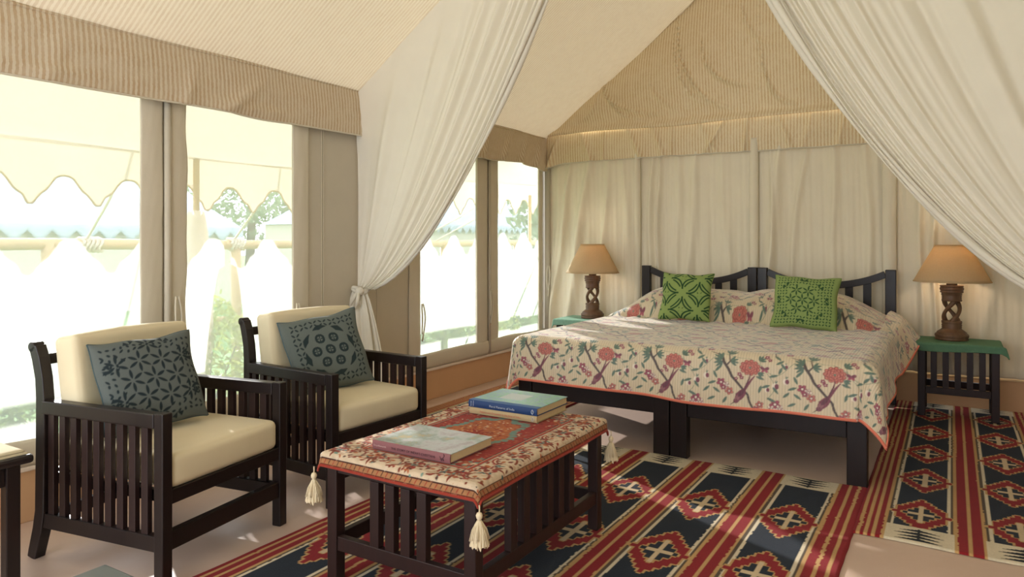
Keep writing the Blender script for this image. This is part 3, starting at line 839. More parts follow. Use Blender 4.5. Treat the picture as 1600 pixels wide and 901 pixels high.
# bedspread print: one repeat, tiled
def spread_tile():
    p = Paint(.44, .60, .0016, (220, 202, 170)); p.wrap = True
    GR, GD, BR, MA, CO, CD, PK, WH, VT = (98, 122, 106), (58, 84, 76), (88, 74, 70), (128, 62, 80), (206, 124, 106), (156, 68, 68), (172, 78, 98), (240, 226, 206), (118, 138, 112)
    def lf(x, y, a, L=.050, W=.0165):
        p.leaf(x, y, L, W, GR, a); p.line([(x, y), (x+L*.9*math.cos(a), y+L*.9*math.sin(a))], GD, .0018)
    def sprig(x, y, a, n=5, L=.050):
        for k in range(n): lf(x, y, a+(k-(n-1)/2)*.52, L*1.1*(1-.15*abs(k-(n-1)/2)/2), .0145)
    def floret(x, y, r, c, n=5):
        for k in range(n):
            a = 2*PI*k/n+x*50; p.ell(x+r*.62*math.cos(a), y+r*.62*math.sin(a), r*.50, r*.40, MA if c != MA else PK, a)
            p.ell(x+r*.70*math.cos(a), y+r*.70*math.sin(a), r*.36, r*.28, c, a)
            p.line([(x, y), (x+r*.8*math.cos(a), y+r*.8*math.sin(a))], MA, .0018)
        p.ell(x, y, r*.24, r*.24, WH)
    def peony(x, y, r):
        p.ell(x, y, r*.93, r*.80, CO)
        for rr, nn in ((.86, 11), (.60, 8), (.34, 5)):
            for k in range(nn):
                a = 2*PI*k/nn+rr*3; px_, py_ = x+r*rr*math.cos(a), y+r*.84*rr*math.sin(a)
                p.ell(px_, py_, r*.24, r*.19, CO, a+PI/2); p.arc(px_, py_, r*.20, a-1.5, a+1.5, CD, .0042, 7)
                p.arc(px_, py_, r*.10, a+2, a+4.2, CD, .0032, 5)
        p.ell(x, y, r*.13, r*.11, GR)
    def bud(x, y, r):
        p.ell(x, y, r, r*1.15, WH); p.ell(x+r*.35, y, r*.6, r*.9, MA); p.leaf(x, y+r*.9, r*1.2, r*.3, GR, PI/2); p.leaf(x, y+r*.9, r*1.2, r*.3, GR, PI/3)
    for c_, w_ in ((VT, .0026),):
        p.line([(x, .30+.05*math.sin(x*14.3)+.02*math.sin(x*28.6+1)) for x in np.linspace(0, .44, 40)], c_, w_)
        p.line([(.30+.04*math.sin(t*6), .08+t*.30) for t in np.linspace(0, 1, 20)], c_, w_)
        p.line([(.38+.03*math.sin(t*9+1), .42+t*.18) for t in np.linspace(0, 1, 20)], c_, w_)
    # main branch: from upper left down to lower right (y up towards the head)
    br = [(.045, .335), (.060, .29), (.085, .25), (.105, .205), (.14, .165), (.165, .135), (.195, .10), (.205, .06), (.225, .02)]
    p.line(br, BR, .017, .011); p.line([(q[0]+.004, q[1]) for q in br], (56, 48, 48), .005)
    p.line([(.070, .27), (.095, .30), (.085, .345)], BR, .011, .006); p.line([(.05, .32), (.02, .345), (-.02, .36)], BR, .008, .004); p.line([(.17, .13), (.13, .10)], BR, .005)
    sprig(.05, .315, 2.7); sprig(.05, .295, 3.6, 4); sprig(.095, .30, .1, 4, .046); sprig(.09, .345, 1.3, 4)
    peony(.205, .268, .053); sprig(.255, .315, .8, 4, .040); sprig(.25, .24, -.5, 3, .034)
    # bird on the branch, head down-left, tail up-right
    p.line([(.172, .12), (.212, .19), (.232, .218)], MA, .017, .006); p.line([(.172, .12), (.202, .20), (.208, .228)], (106, 50, 68), .011, .004)
    p.ell(.155, .095, .044, .0225, MA, .95); p.ell(.133, .060, .019, .015, (128, 70, 86), .8); p.ell(.140, .078, .020, .012, (150, 96, 104), 1.0); p.line([(.122, .050), (.100, .032)], (64, 44, 50), .006, .002)
    p.ell(.160, .108, .030, .011, (104, 48, 66), .95); p.ell(.134, .064, .0028, .0028, (30, 20, 20))
    for x, y, r, c in [(.045, .165, .025, PK), (.075, .148, .020, WH), (.058, .135, .017, PK), (.092, .115, .023, CO), (.345, .055, .028, PK), (.370, .030, .022, WH), (.325, .025, .020, WH), (.262, .045, .022, CO), (.240, .020, .016, PK),
                       (.148, .222, .013, PK), (.160, .203, .012, MA), (.130, .195, .010, PK), (.295, .345, .014, PK), (.312, .325, .011, MA), (.120, .475, .032, PK), (.148, .445, .022, CO), (.096, .440, .020, WH), (.300, .505, .030, CO), (.332, .476, .022, MA), (.274, .474, .018, WH), (.410, .395, .022, PK), (.200, .555, .018, MA), (.020, .560, .022, PK)]:
        floret(x, y, r, c)
    bud(.400, .200, .017); bud(.345, .165, .019); bud(.300, .140, .014); bud(.395, .290, .014)
    for x, y, a in [(.04, .10, 2.5), (.08, .080, 4.2), (.255, .115, 1.3), (.270, .15, .4), (.30, .09, -.4), (.385, .10, .8), (.36, .12, 2.2), (.41, .15, .4), (.285, .20, 2.8), (.31, .22, .3), (.36, .24, 1.2), (.40, .27, 2.2), (.01, .23, .9), (.02, .19, 2.0), (.41, .05, .5), (.30, .00, 4), (.345, .30, .6), (.37, .33, 2.4)]: lf(x, y, a)
    for x, y in ((.285, .262), (.035, .43)):
        for sg in (-1, 1):
            p.ell(x+sg*.012, y+.008, .014, .010, MA, sg*.6); p.ell(x+sg*.009, y-.008, .010, .007, PK, -sg*.6)
    for x, y, a in [(.15, .49, .6), (.09, .49, 2.4), (.07, .45, 3.6), (.16, .43, -.5), (.27, .53, 1.9), (.34, .50, .5), (.25, .47, 3.8), (.33, .45, -1), (.21, .42, 1.1), (.23, .44, .2), (.40, .42, 1.6), (.05, .52, .7), (.19, .57, 2.2), (.22, .56, .4), (.39, .56, 1.4), (.36, .40, 2.7)]: lf(x, y, a)
    p.line([(.38, .56), (.35, .50), (.36, .45), (.33, .40), (.34, .36)], BR, .010, .006); p.line([(.06, .40), (.10, .42), (.16, .41), (.22, .44), (.28, .45)], BR, .006)
    return p
SPREAD = m_attr('flowered_quilt', .5, ribs=.0155, weave=300, wb=.3, dist=.001, spec=.5, var=.05, sheen=.5)
BIND = m_cloth('coral_binding', (226, 128, 104))
def drape(ex, ey, r, flare):
    L = np.hypot(ex, ey); q = np.clip(L/r, 0, PI/2); h = r*np.sin(q); d = r*(1-np.cos(q)); rest = np.maximum(L-r*PI/2, 0)
    return L, h+flare*rest, d+rest*math.sqrt(max(0, 1-flare**2))
def bedspread():
    T = spread_tile()
    cx, half, r = -1.444, 1.085, .075
    inner = half-r+.02; yf = 4.135+r; y1 = 6.405
    e0 = .345
    na, nb = 690, 650
    A, B = np.meshgrid(np.linspace(-inner-e0, inner+e0, na), np.linspace(-e0, y1-yf, nb), indexing='ij')
    U, Vv = A.copy(), B.copy()
    # hems are not quite straight
    ex = np.maximum(np.abs(A)-inner, 0); ey = np.maximum(-B, 0); sx = np.sign(A)
    by = sstep(5.62, 6.0, B+yf); 
    ey2 = ey*(1+.03*np.sin(A*3.1+.5)+.012*np.sin(A*7)); ex2 = ex*(1+.05*np.sin(B*4)+.0*by)
    ex2 = np.where(sx < 0, ex2*.95, ex2)
    L, h, d = drape(ex2, ey2, r, .10)
    phi = np.arctan2(ey2, ex2); both = np.sin(2*phi)**2*(L > 0)
    h = h*(1+.7*both*np.where(sx > 0, 1, .5))
    X = cx+np.clip(A, -inner, inner)+sx*h*np.cos(phi)*(ex2 > 0)
    Y = yf+np.maximum(B, 0)-h*np.sin(phi)*(ey2 > 0)
    # soft vertical flutes in the hanging parts
    hang = np.clip(d/.3, 0, 1)
    Y -= (ey2 > 0)*(ex2 == 0)*hang*.010*(1+np.sin(A*9+1.3*np.sin(A*4)))
    X += sx*(ex2 > 0)*(ey2 == 0)*hang*.012*(1+np.sin(B*9+1))
    s = np.abs(A)
    yy = B+yf
    yc, ry = 6.06, .42
    prof = np.sqrt(np.clip(1-((yc-yy)/ry)**2, 0, 1))**.9*sstep(yc-ry-.02, yc-ry+.06, yy); prof = np.where(yy > yc, np.sqrt(np.clip(1-((yy-yc)/.62)**2, 0, 1)), prof)
    xp = sstep(1.16, .66, s)
    dip = 1-.10*np.exp(-((A)/.10)**2)+.05*np.sin(A*6)
    bump = .232*prof*xp*dip
    Z = .668+.006*wob(A*3, B*3, 80, 1)+.003*wob(A*12, B*10, 81, 1)+bump-d*(1-.38*by*(ey == 0))
    side = (ex2 > 0)*by
    X += sx*side*(.30*ex2)*np.where(sx > 0, 1, .35)
    Z += side*.05*(sx > 0)
    # little creases running from the pillow front
    Z += .006*np.exp(-((yy-5.60)/.10)**2)*np.sin(A*30+2*np.sin(A*7))*(ex == 0)
    root = thing('flowered_bedspread', 'cream quilted bedspread printed with birds, branches and red flowers, over both beds and pillows', 'bedspread', (cx, 5.2, .38))
    P = np.stack([X, Y, Z], -1)-np.array([cx, 5.2, .38])
    fu = A+8.8+.17; fv = (B+e0)*1.14+6.0+.040
    col = T.at(fu, fv-.028)
    grid('quilt', P, SPREAD, root, col=col, uv=np.stack([A, B], -1))
    # coral binding along the hems
    b = [P[0, j] for j in range(nb-1, 0, -3)]+[P[i, 0] for i in range(0, na, 3)]+[P[-1, j] for j in range(0, nb, 3)]
    m = MB(); rings = []
    bp = [Vector(q) for q in b]
    for j, q in enumerate(bp):
        dd = (bp[min(j+1, len(bp)-1)]-bp[max(j-1, 0)]).normalized(); up = Vector((0, 0, 1)); up = (up-dd*up.dot(dd)).normalized(); sd2 = dd.cross(up)
        rings.append([q+up*.010+sd2*.0035, q+up*.010-sd2*.0035, q-up*.005-sd2*.003, q-up*.005+sd2*.003])
    m.loft(rings).build('hem_binding', BIND, root, 0, True)
bedspread()

# ================================================================ COFFEE TABLE
def coffee_table():
    x0, x1, y0, y1 = -2.025, -1.34, 1.944, 2.945; cx, cy = (x0+x1)/2, (y0+y1)/2
    r = thing('slatted_coffee_table', 'dark slatted coffee table under an oriental cloth with tassels', 'table', (cx, cy, .0142))
    a, b, t = (x1-x0)/2, (y1-y0)/2, .048
    for sx in (-1, 1):
        for sy in (-1, 1):
            xa = sx*a-(t if sx > 0 else 0); ya = sy*b-(t if sy > 0 else 0)
            box('leg', (xa, ya, 0), (xa+t, ya+t, .462), WOODR, r, .004)
    box('table_top', (-a-.018, -b-.018, .463), (a+.018, b+.018, .484), WOOD, r, .005)
    for s in (-1, 1):
        ya, yb = sorted((s*(b-.006), s*(b-.034))); box('end_apron', (-a+t, ya, .41), (a-t, yb, .462), WOODR, r, .003)
        box('end_stretcher', (-a+t, ya, .118), (a-t, yb, .172), WOODR, r, .003)
        xa, xb = sorted((s*(a-.006), s*(a-.034))); box('side_apron', (xa, -b+t, .425), (xb, b-t, .462), WOODR, r, .003)
        box('side_stretcher', (xa, -b+t, .118), (xb, b-t, .172), WOODR, r, .003)
        m0 = None
        for k in range(4):
            o = box('end_slat', (-.021, -.015, .172), (.021, .015, .41), WOODR, r, .002) if m0 is None else link(m0.copy(), r)
            m0 = m0 or o; o.location = (-.109+k*.0727, s*(b-.020), 0)
        m0 = None
        for k in range(6):
            o = box('side_slat', (-.015, -.022, .172), (.015, .022, .425), WOODR, r, .002) if m0 is None else link(m0.copy(), r)
            m0 = m0 or o; o.location = (s*(a-.020), -.245+k*.092, 0)
    return r
coffee_table()
def tablecloth():
    x0, x1, y0, y1 = -2.043, -1.322, 1.926, 2.963; cx, cy = (x0+x1)/2, (y0+y1)/2; ov = .062; rr = .018
    a, b = (x1-x0)/2-rr+.004, (y1-y0)/2-rr+.004; W, L = 2*(a+ov), 2*(b+ov)
    p = Paint(W, L, .0027, (222, 198, 168)); X, Y = p.X, p.Y; q = random.Random(4)
    RED, RUST, ORG, TEAL, DK, CRM = (162, 58, 48), (138, 62, 46), (190, 108, 66), (120, 150, 138), (74, 44, 40), (230, 206, 172)
    def ring(dx, c, wd=.004):
        m = np.abs(np.maximum(np.abs(X-W/2)-(W/2-dx), np.abs(Y-L/2)-(L/2-dx))) < wd/2; p.C[m] = lin(c)
    din = np.minimum(np.minimum(X, W-X), np.minimum(Y, L-Y))
    p.C[din < .009] = lin((160, 62, 44))
    p.C[(din >= .009) & (din < .032)] = lin((176, 124, 84))
    ring(.010, DK, .003); ring(.032, DK, .004)
    # ticks along the narrow guard border
    for k in range(int(W/.022)):
        for yy in (.021, L-.021):
            x = .03+k*.022; p.line([(x, yy-.007), (x+.008, yy+.007)], (DK if k % 2 else RED), .0035)
    for k in range(int(L/.022)):
        for xx in (.021, W-.021):
            y = .03+k*.022; p.line([(xx-.007, y), (xx+.007, y+.008)], (DK if k % 2 else RED), .0035)
    # inner field
    fin = .175; m = din > fin; p.C[m] = lin(RED)
    ring(fin, DK, .004); ring(fin-.012, (176, 72, 56), .014); ring(fin-.022, TEAL, .003)
    def motif(x, y, s, a=0):
        for k in range(6):
            t = a+k*PI/3; p.ell(x+s*.55*math.cos(t), y+s*.55*math.sin(t), s*.38, s*.2, q.choice([RED, RUST, ORG, RUST]), t)
        p.ell(x, y, s*.3, s*.3, q.choice([TEAL, ORG, CRM])); p.ell(x, y, s*.12, s*.12, DK)
    def scroll(x, y, a, s):
        p.arc(x, y, s, a, a+3.6, RUST, .007, 10); p.leaf(x+s*math.cos(a), y+s*math.sin(a), s*1.3, .008, TEAL, a-1.2); p.ell(x-s*.3*math.cos(a), y-s*.3*math.sin(a), s*.35, s*.25, ORG, a)
        p.leaf(x-s*math.cos(a), y-s*math.sin(a), s*1.1, .009, RED, a+2.3)
    def along(t):   # centre line of the wide border
        d = .100; w_, l_ = W-2*d, L-2*d; P = 2*(w_+l_); t = t % P
        if t < w_: return d+t, d, 0
        if t < w_+l_: return W-d, d+t-w_, PI/2
        if t < 2*w_+l_: return W-d-(t-w_-l_), L-d, PI
        return d, L-d-(t-2*w_-l_), -PI/2
    P = 2*(W+L-.4); n = 34
    for k in range(n):
        x, y, a = along(k*P/n)
        if k % 2 == 0:
            motif(x, y, .046, a); p.leaf(x, y, .060, .012, RUST, a+PI/2); p.leaf(x, y, .060, .012, RUST, a-PI/2)
        else:
            scroll(x, y, a, .030); p.arc(x, y, .044, a+1.2, a+3.0, RED, .008, 10); p.arc(x, y, .044, a-1.6, a-.2, RUST, .008, 10)
        for z_ in range(7): p.ell(x+q.uniform(-.05, .05), y+q.uniform(-.05, .05), q.uniform(.006, .013), .005, q.choice([RUST, RED, ORG, (150, 90, 60), (110, 60, 48)]), q.uniform(0, 3))
        if k % 2: pass
        x, y, a = along((k+.5)*P/n)
        p.leaf(x, y, .03, .010, TEAL, a+q.uniform(0, 6)); p.leaf(x-.01, y+.01, .026, .009, RUST, a+q.uniform(0, 6)); p.leaf(x+.012, y-.012, .024, .008, (52, 84, 84), a+q.uniform(0, 6))
    for k in range(900):
        x, y = q.uniform(.034, W-.034), q.uniform(.034, L-.034); dd = min(x, W-x, y, L-y)
        if dd > fin-.01: continue
        p.ell(x, y, q.uniform(.004, .011), q.uniform(.003, .006), q.choice([RUST, RED, RUST, ORG, (120, 66, 50), (92, 60, 54), TEAL, (60, 92, 96), (224, 204, 178)]), q.uniform(0, 3))
    # medallion and field flowers
    for k in range(520):
        x, y = q.uniform(fin+.01, W-fin-.01), q.uniform(fin+.01, L-fin-.01); s = q.uniform(.004, .009)
        p.ell(x, y, s, s*.5, q.choice([ORG, CRM, (196, 84, 60), (120, 40, 40), TEAL, (210, 130, 90)]), q.uniform(0, 3))
    mx, my = W/2, L/2
    for rad, c, k0 in ((1.0, TEAL, 26), (.80, ORG, 22)):
        for k in range(k0*2):
            t = 2*PI*k/(k0*2); f = 1+.10*math.cos(8*t); x, y = mx+.150*rad*f*math.cos(t), my+.27*rad*f*math.sin(t)
            p.ell(x, y, .021, .016, c, t)
    p.ell(mx, my, .115, .215, ORG)
    for k in range(300):
        t = q.uniform(0, 6.28); rr_ = math.sqrt(q.random()); x, y = mx+.115*rr_*math.cos(t), my+.215*rr_*math.sin(t)
        p.ell(x, y, .007, .004, q.choice([RED, RUST, (226, 160, 96), (160, 60, 44), CRM]), q.uniform(0, 3))
    for k in range(8):
        t = k*PI/4; p.leaf(mx, my, .07, .014, RED, t)
    for cxn, cyn in ((fin, fin), (W-fin, fin), (fin, L-fin), (W-fin, L-fin)):
        for k in range(40):
            x = cxn+(1 if cxn < mx else -1)*q.uniform(0, .09); y = cyn+(1 if cyn < my else -1)*q.uniform(0, .13)
            if abs(x-cxn)/.09+abs(y-cyn)/.13 < 1: p.ell(x, y, .010, .007, q.choice([TEAL, TEAL, CRM, ORG]), q.uniform(0, 3))
    # broken, faded print
    nz = wob(X*70, Y*70, 8, 1.6, 11); p.C = p.C*(1+.22*nz)[..., None]; 
    nz2 = (wob(X*150, Y*150, 18, 1.6, 9) > .30)[..., None]; p.C = np.where(nz2, p.C*.6+np.array(lin((176, 120, 90)))*.4, p.C)*.86
    a, b = W/2-ov, L/2-ov; A, B = X-W/2, Y-L/2
    ex = np.maximum(np.abs(A)-a, 0); ey = np.maximum(np.abs(B)-b, 0); Lh, h, d = drape(ex, ey, rr, .12); phi = np.arctan2(ey, ex)
    both = np.sin(2*phi)**2*(Lh > 0); h = h*(1+.1*both)
    PX = np.clip(A, -a, a)+np.sign(A)*h*np.cos(phi)*(ex > 0); PY = np.clip(B, -b, b)+np.sign(B)*h*np.sin(phi)*(ey > 0)
    Z = .004-d+.0022*(1+wob(A*8, B*7, 90, 1.4))*(Lh == 0)+.004*np.exp(-((A+B*.6)/.04)**2)*0
    out = np.clip(d/.05, 0, 1); PX += np.sign(A)*(ex > 0)*out*.003*np.sin(B*9); PY += np.sign(B)*(ey > 0)*out*.003*np.sin(A*9+1)
    root = thing('oriental_tablecloth', 'red and cream oriental patterned cloth with corner tassels on the coffee table', 'tablecloth', (cx, cy, .4993))
    TC = m_attr('oriental_cloth', .9, weave=420, wb=.5, dist=.0015, spec=.12, var=.1)
    Pt = np.stack([PX, PY, Z], -1)
    grid('cloth', Pt, TC, root, col=np.clip(p.C, 0, 1))
    nx, ny = X.shape
    b_ = [Pt[i, 0] for i in range(0, nx, 4)]+[Pt[-1, j] for j in range(0, ny, 4)]+[Pt[i, -1] for i in range(nx-1, 0, -4)]+[Pt[0, j] for j in range(ny-1, -1, -4)]
    MB().tube([tuple(v) for v in b_], .0045, 6).build('hem_binding', m_cloth('rust_binding', (146, 54, 40)), root, 0, True)
    TS = m_cloth('tassel_yarn', (232, 214, 180), var=.12, bump=.6, weave=1200, trans=.15)
    for ci, cj in ((0, 0), (-1, 0), (0, -1), (-1, -1)):
        c = Pt[ci, cj]; sx = np.sign(c[0]); sy = np.sign(c[1])
        o = bpy.data.objects.new('tassel', None); link(o, root); o.location = (c[0]+sx*.010, c[1]+sy*.010, c[2]+.014); o.empty_display_size = .02
        # joined: cord, head, neck, skirt (children of the tassel part)
        MB().tube([(0, 0, .004), (.001, 0, -.012), (0, 0, -.02)], .0025, 6).build('tassel_cord', TS, o, 0, True)
        MB().lathe([(.002, 0), (.008, -.003), (.0115, -.011), (.010, -.019), (.0065, -.024), (.0065, -.028)], (0, 0, -.018), 16).build('tassel_head', TS, o, 0, True)
        A_, V_ = np.meshgrid(np.linspace(0, 2*PI, 90, endpoint=False), np.linspace(0, 1, 22), indexing='ij')
        R_ = .0065+.024*V_**.72*(1+.10*np.sin(A_*16+V_*3)+.07*np.sin(A_*29))
        z_ = -.044-.082*V_*(1+.05*np.sin(A_*13)+.04*np.sin(A_*7+1))
        grid('tassel_skirt', np.stack([R_*np.cos(A_), R_*np.sin(A_), z_], -1), TS, o, closed_u=True)
        m = MB(); q2 = random.Random(int(abs(c[0])*999+abs(c[1])*77))
        for k in range(70):
            t = q2.uniform(0, 6.28); r1 = q2.uniform(.018, .034); ln = q2.uniform(.10, .135)
            m.tube([(.006*math.cos(t), .006*math.sin(t), -.044), (r1*.75*math.cos(t), r1*.75*math.sin(t), -.044-(ln-.044)*.5), (r1*math.cos(t+.1), r1*math.sin(t+.1), -ln)], .0013, 4)
        s_ = m.build('tassel_threads', TS, o, 0, True); s_['kind'] = 'stuff'
tablecloth()

# ================================================================ BOOKS
def text(body, size, mat, parent, loc, rot, name='spine_lettering', ext=.0003, align='LEFT', shear=0, sx=1):
    cu = bpy.data.curves.new(name, 'FONT'); cu.body = body; cu.size = size; cu.extrude = ext; cu.align_x = align; cu.shear = shear; cu.space_character = 1.05
    t = bpy.data.objects.new(name, cu); COL.objects.link(t)
    dg = bpy.context.evaluated_depsgraph_get(); me = bpy.data.meshes.new_from_object(t.evaluated_get(dg)); bpy.data.objects.remove(t)
    me.materials.clear(); me.materials.append(mat)
    o = link(bpy.data.objects.new(name, me), parent); o.location = loc; o.rotation_euler = rot; o.scale = (sx, 1, 1); return o
PAGE = m_plain('page_edges', (206, 184, 144), .85, .1, .3, 400, .1)
def m_cover(name, stops, scale=9, rough=.35):
    t = NT(name); v = t.coords(); n1 = t.noise(v, scale, 6, .65)
    c = t.ramp(n1, [(p, lin(q)) for p, q in stops]); return t.bsdf(c, rough, spec=.5)
def book(label, x0, x1, y0, y1, z, h, cover, spine, rotz=0, turn=0):
    cx, cy = (x0+x1)/2, (y0+y1)/2
    r = thing('hardback_book', label, 'book', (cx, cy, z), rotz); a, b = (x1-x0)/2, (y1-y0)/2; ct = .0028
    box('front_cover', (-a, -b+.003, h-ct), (a, b, h), cover, r, .001)
    box('back_cover', (-a, -b+.003, 0), (a, b, ct), spine, r, .001)
    n = 9; rings = []
    for xx in (-a, a): rings.append([(xx, -b-.004*math.sin(PI*k/(n-1)), h*k/(n-1)) for k in range(n)]+[(xx, -b+.003, h*k/(n-1)) for k in range(n-1, -1, -1)])
    MB().loft(rings).build('spine', spine, r, .0006)
    box('page_block', (-a+.004, -b+.0035, ct+.0002), (a-.004, b-.005, h-ct-.0002), PAGE, r, 0)
    return r, a, b, h
DUSTY = m_plain('dusty_pink_cloth', (132, 86, 88), .6, .2, .3, 500)
INK = m_plain('dark_ink', (78, 50, 56), .6, .2); WHITEINK = m_plain('white_ink', (176, 186, 200), .6, .2); REDINK = m_plain('faded_red_ink', (196, 116, 92), .6, .2); SILV = m_plain('pale_ink', (196, 160, 156), .6, .2)
ZT = .5088
r, a, b, h = book('book with misty cover and pink spine at the near end of the coffee table', -1.885, -1.517, 2.045, 2.318, ZT, .034,
                  m_cover('misty_cover', [(.36, (176, 152, 104)), (.44, (136, 150, 140)), (.50, (164, 172, 168)), (.57, (178, 178, 178)), (.66, (160, 150, 152))], 11, .4), DUSTY)
yS = -b-.0052; R90 = (PI/2, 0, 0)
text("THE STORY OF INDIA'S CHEETAHS", .0122, INK, r, (-a+.095, yS, .012), R90, sx=1.05)
text('Divyabhanusinh', .0095, SILV, r, (-a+.008, yS, .0135), R90)
# small leaping-cat mark on the spine
mk = MB()
for p_ in ([(0, 0), (.010, .004), (.016, .012)], [(.004, .001), (.002, -.008)], [(.009, .003), (.013, -.007)], [(.0, .0), (-.004, .008)], [(.016, .012), (.012, .018)], [(-.005, -.002), (.014, -.003)]):
    mk.tube([(q[0], 0, q[1]) for q in p_], .0011, 5)
o = mk.build('spine_emblem', INK, r); o.location = (a-.040, yS+.0004, .014)
BEIGE = m_plain('beige_cloth_cover', (182, 160, 122), .7, .15, .3, 500)
r, a, b, h = book('beige cloth-bound book lying under the blue-spined one on the coffee table', -1.895, -1.537, 2.703, 2.985, ZT, .030, BEIGE, BEIGE)
text('Pattern and Ornament in the Arts of India', .0128, REDINK, r, (-a+.060, -b-.0052, .010), R90, sx=.93)
cu = MB(); cu.tube([(.006*math.cos(t), 0, .008*math.sin(t)) for t in np.linspace(0, 2*PI, 15)], .001, 5); o = cu.build('spine_emblem', WHITEINK, r); o.location = (a-.02, -b-.0046, .015)
BLUE = m_plain('blue_cloth_spine', (34, 60, 104), .55, .3, .3, 500)
r, a, b, h = book('green-covered book with blue spine, top of the stack on the coffee table', -1.897, -1.535, 2.700, 2.990, ZT+.0302, .033,
                  m_cover('sea_green_cover', [(.35, (106, 172, 140)), (.48, (134, 184, 164)), (.56, (128, 160, 186)), (.68, (118, 178, 150))], 45, .35), BLUE)
box('cover_label', (-a+.10, -b+.10, h-.0002), (-a+.22, -b+.215, h+.0003), m_plain('pale_label', (188, 200, 202), .4, .4), r, 0)
box('blue_cover_strip', (-a-.0003, -b+.002, h-.0002), (a+.0003, -b+.038, h+.0004), m_plain('blue_cloth_strip', (56, 100, 156), .5, .3, .2, 400), r, 0)
text('Floral Patterns of India', .0140, WHITEINK, r, (-a+.115, -b-.0052, .011), R90, sx=.98)
text('British', .0085, WHITEINK, r, (-a+.018, -b-.0052, .006), (PI/2, -PI/2, 0), sx=1); text('Library', .0085, WHITEINK, r, (-a+.030, -b-.0052, .006), (PI/2, -PI/2, 0), sx=1)
cu = MB(); cu.tube([(.006*math.cos(t), 0, .008*math.sin(t)) for t in np.linspace(0, 2*PI, 15)], .0011, 5); cu.tube([(0, 0, -.012), (0, 0, .012)], .0008, 5); o = cu.build('spine_emblem', WHITEINK, r); o.location = (a-.022, -b-.0046, .0165)

# ================================================================ BEDSIDE TABLES, CLOTHS, LAMPS
def nightstand(label, x0, x1, y0, y1, zt=.545):
    cx, cy = (x0+x1)/2, (y0+y1)/2; r = thing('slatted_bedside_table', label, 'bedside table', (cx, cy, .0142)); a, b, t = (x1-x0)/2, (y1-y0)/2, .05; H = zt-.0142
    for sx in (-1, 1):
        for sy in (-1, 1):
            xa = sx*a-(t if sx > 0 else 0); ya = sy*b-(t if sy > 0 else 0); box('leg', (xa, ya, 0), (xa+t, ya+t, H-.021), WOODR, r, .004)
    box('table_top', (-a-.006, -b-.006, H-.020), (a+.006, b+.006, H), WOODR, r, .004)
    for s in (-1, 1):
        ya, yb = sorted((s*(b-.008), s*(b-.036))); box('apron', (-a+t, ya, H-.045), (a-t, yb, H-.021), WOODR, r, .003); box('lower_rail', (-a+t, ya, .165), (a-t, yb, .215), WOODR, r, .003)
        xa, xb = sorted((s*(a-.008), s*(a-.036))); box('side_apron', (xa, -b+t, H-.045), (xb, b-t, H-.021), WOODR, r, .003); box('side_lower_rail', (xa, -b+t, .165), (xb, b-t, .215), WOODR, r, .003)
        if s < 0:
            m0 = None
            for k in range(5):
                o = box('front_slat', (-.020, -.008, .215), (.020, .008, H-.045), WOODR, r, .002) if m0 is None else link(m0.copy(), r)
                m0 = m0 or o; o.location = (-.15+k*.075, s*(b-.022), 0)
    return r
nightstand('dark slatted bedside table right of the bed, standing on the narrow rug', -.215, .29, 6.09, 6.46)
nightstand('dark slatted bedside table left of the bed, mostly hidden behind the bedspread', -3.24, -2.74, 6.07, 6.44)
def top_cloth(label, x0, x1, y0, y1, z, c, seed):
    t = NT('slub_cloth'); v = t.coords((1, 1, 1)); col = t.mix(t.noise(v, 45, 4, .7), tuple(x*.72 for x in lin(c)), tuple(min(1, x*1.25) for x in lin(c)))
    mt = t.bsdf(col, .85, t.bump(t.noise(v, 120, 4), .7, .003, t.bump(t.noise(t.coords((8, 1, 8)), 12, 3), .3, .004)), spec=.15)
    cx, cy = (x0+x1)/2, (y0+y1)/2; a, b, rr, ov = (x1-x0)/2, (y1-y0)/2, .018, .068
    A, B = np.meshgrid(np.linspace(-a-ov, a+ov, 120), np.linspace(-b-ov, b+ov, 100), indexing='ij')
    ex = np.maximum(np.abs(A)-a, 0); ey = np.maximum(np.abs(B)-b, 0); L, h, d = drape(ex, ey, rr, .15); phi = np.arctan2(ey, ex)
    h = h*(1+.8*np.sin(2*phi)**2*(L > 0)*np.where((A > 0) & (B < 0), 1.6, .4))
    X = np.clip(A, -a, a)+np.sign(A)*h*np.cos(phi)*(ex > 0); Y = np.clip(B, -b, b)+np.sign(B)*h*np.sin(phi)*(ey > 0)
    o = grid('slub_table_cloth', np.stack([X, Y, .010-d*(1+.12*np.sin(A*9+seed))+.0018*(1+wob(A*14, B*14, seed, 1))], -1), mt); solid(o, .006, -1)
    o.location = (cx, cy, z); return tag(o, label, 'cloth')
top_cloth('dark green slubbed cloth covering the right bedside table', -.223, .298, 6.082, 6.468, .547, (92, 130, 104), 3)
top_cloth('turquoise green slubbed cloth covering the left bedside table', -3.248, -2.732, 6.062, 6.448, .547, (132, 172, 152), 5)
LW = m_wood('carved_lamp_wood', (78, 56, 42), (128, 96, 70), .42)
def m_shade():
    t = NT('lampshade_parchment'); v = t.coords(); col = t.mix(t.noise(v, 70, 5, .7), lin((198, 174, 136)), lin((216, 194, 158)))
    return t.bsdf(col, .7, t.bump(t.noise(v, 160, 3), .3, .002), spec=.2, trans=.32, tcol=lin((228, 196, 146)))
SHADE = m_shade()
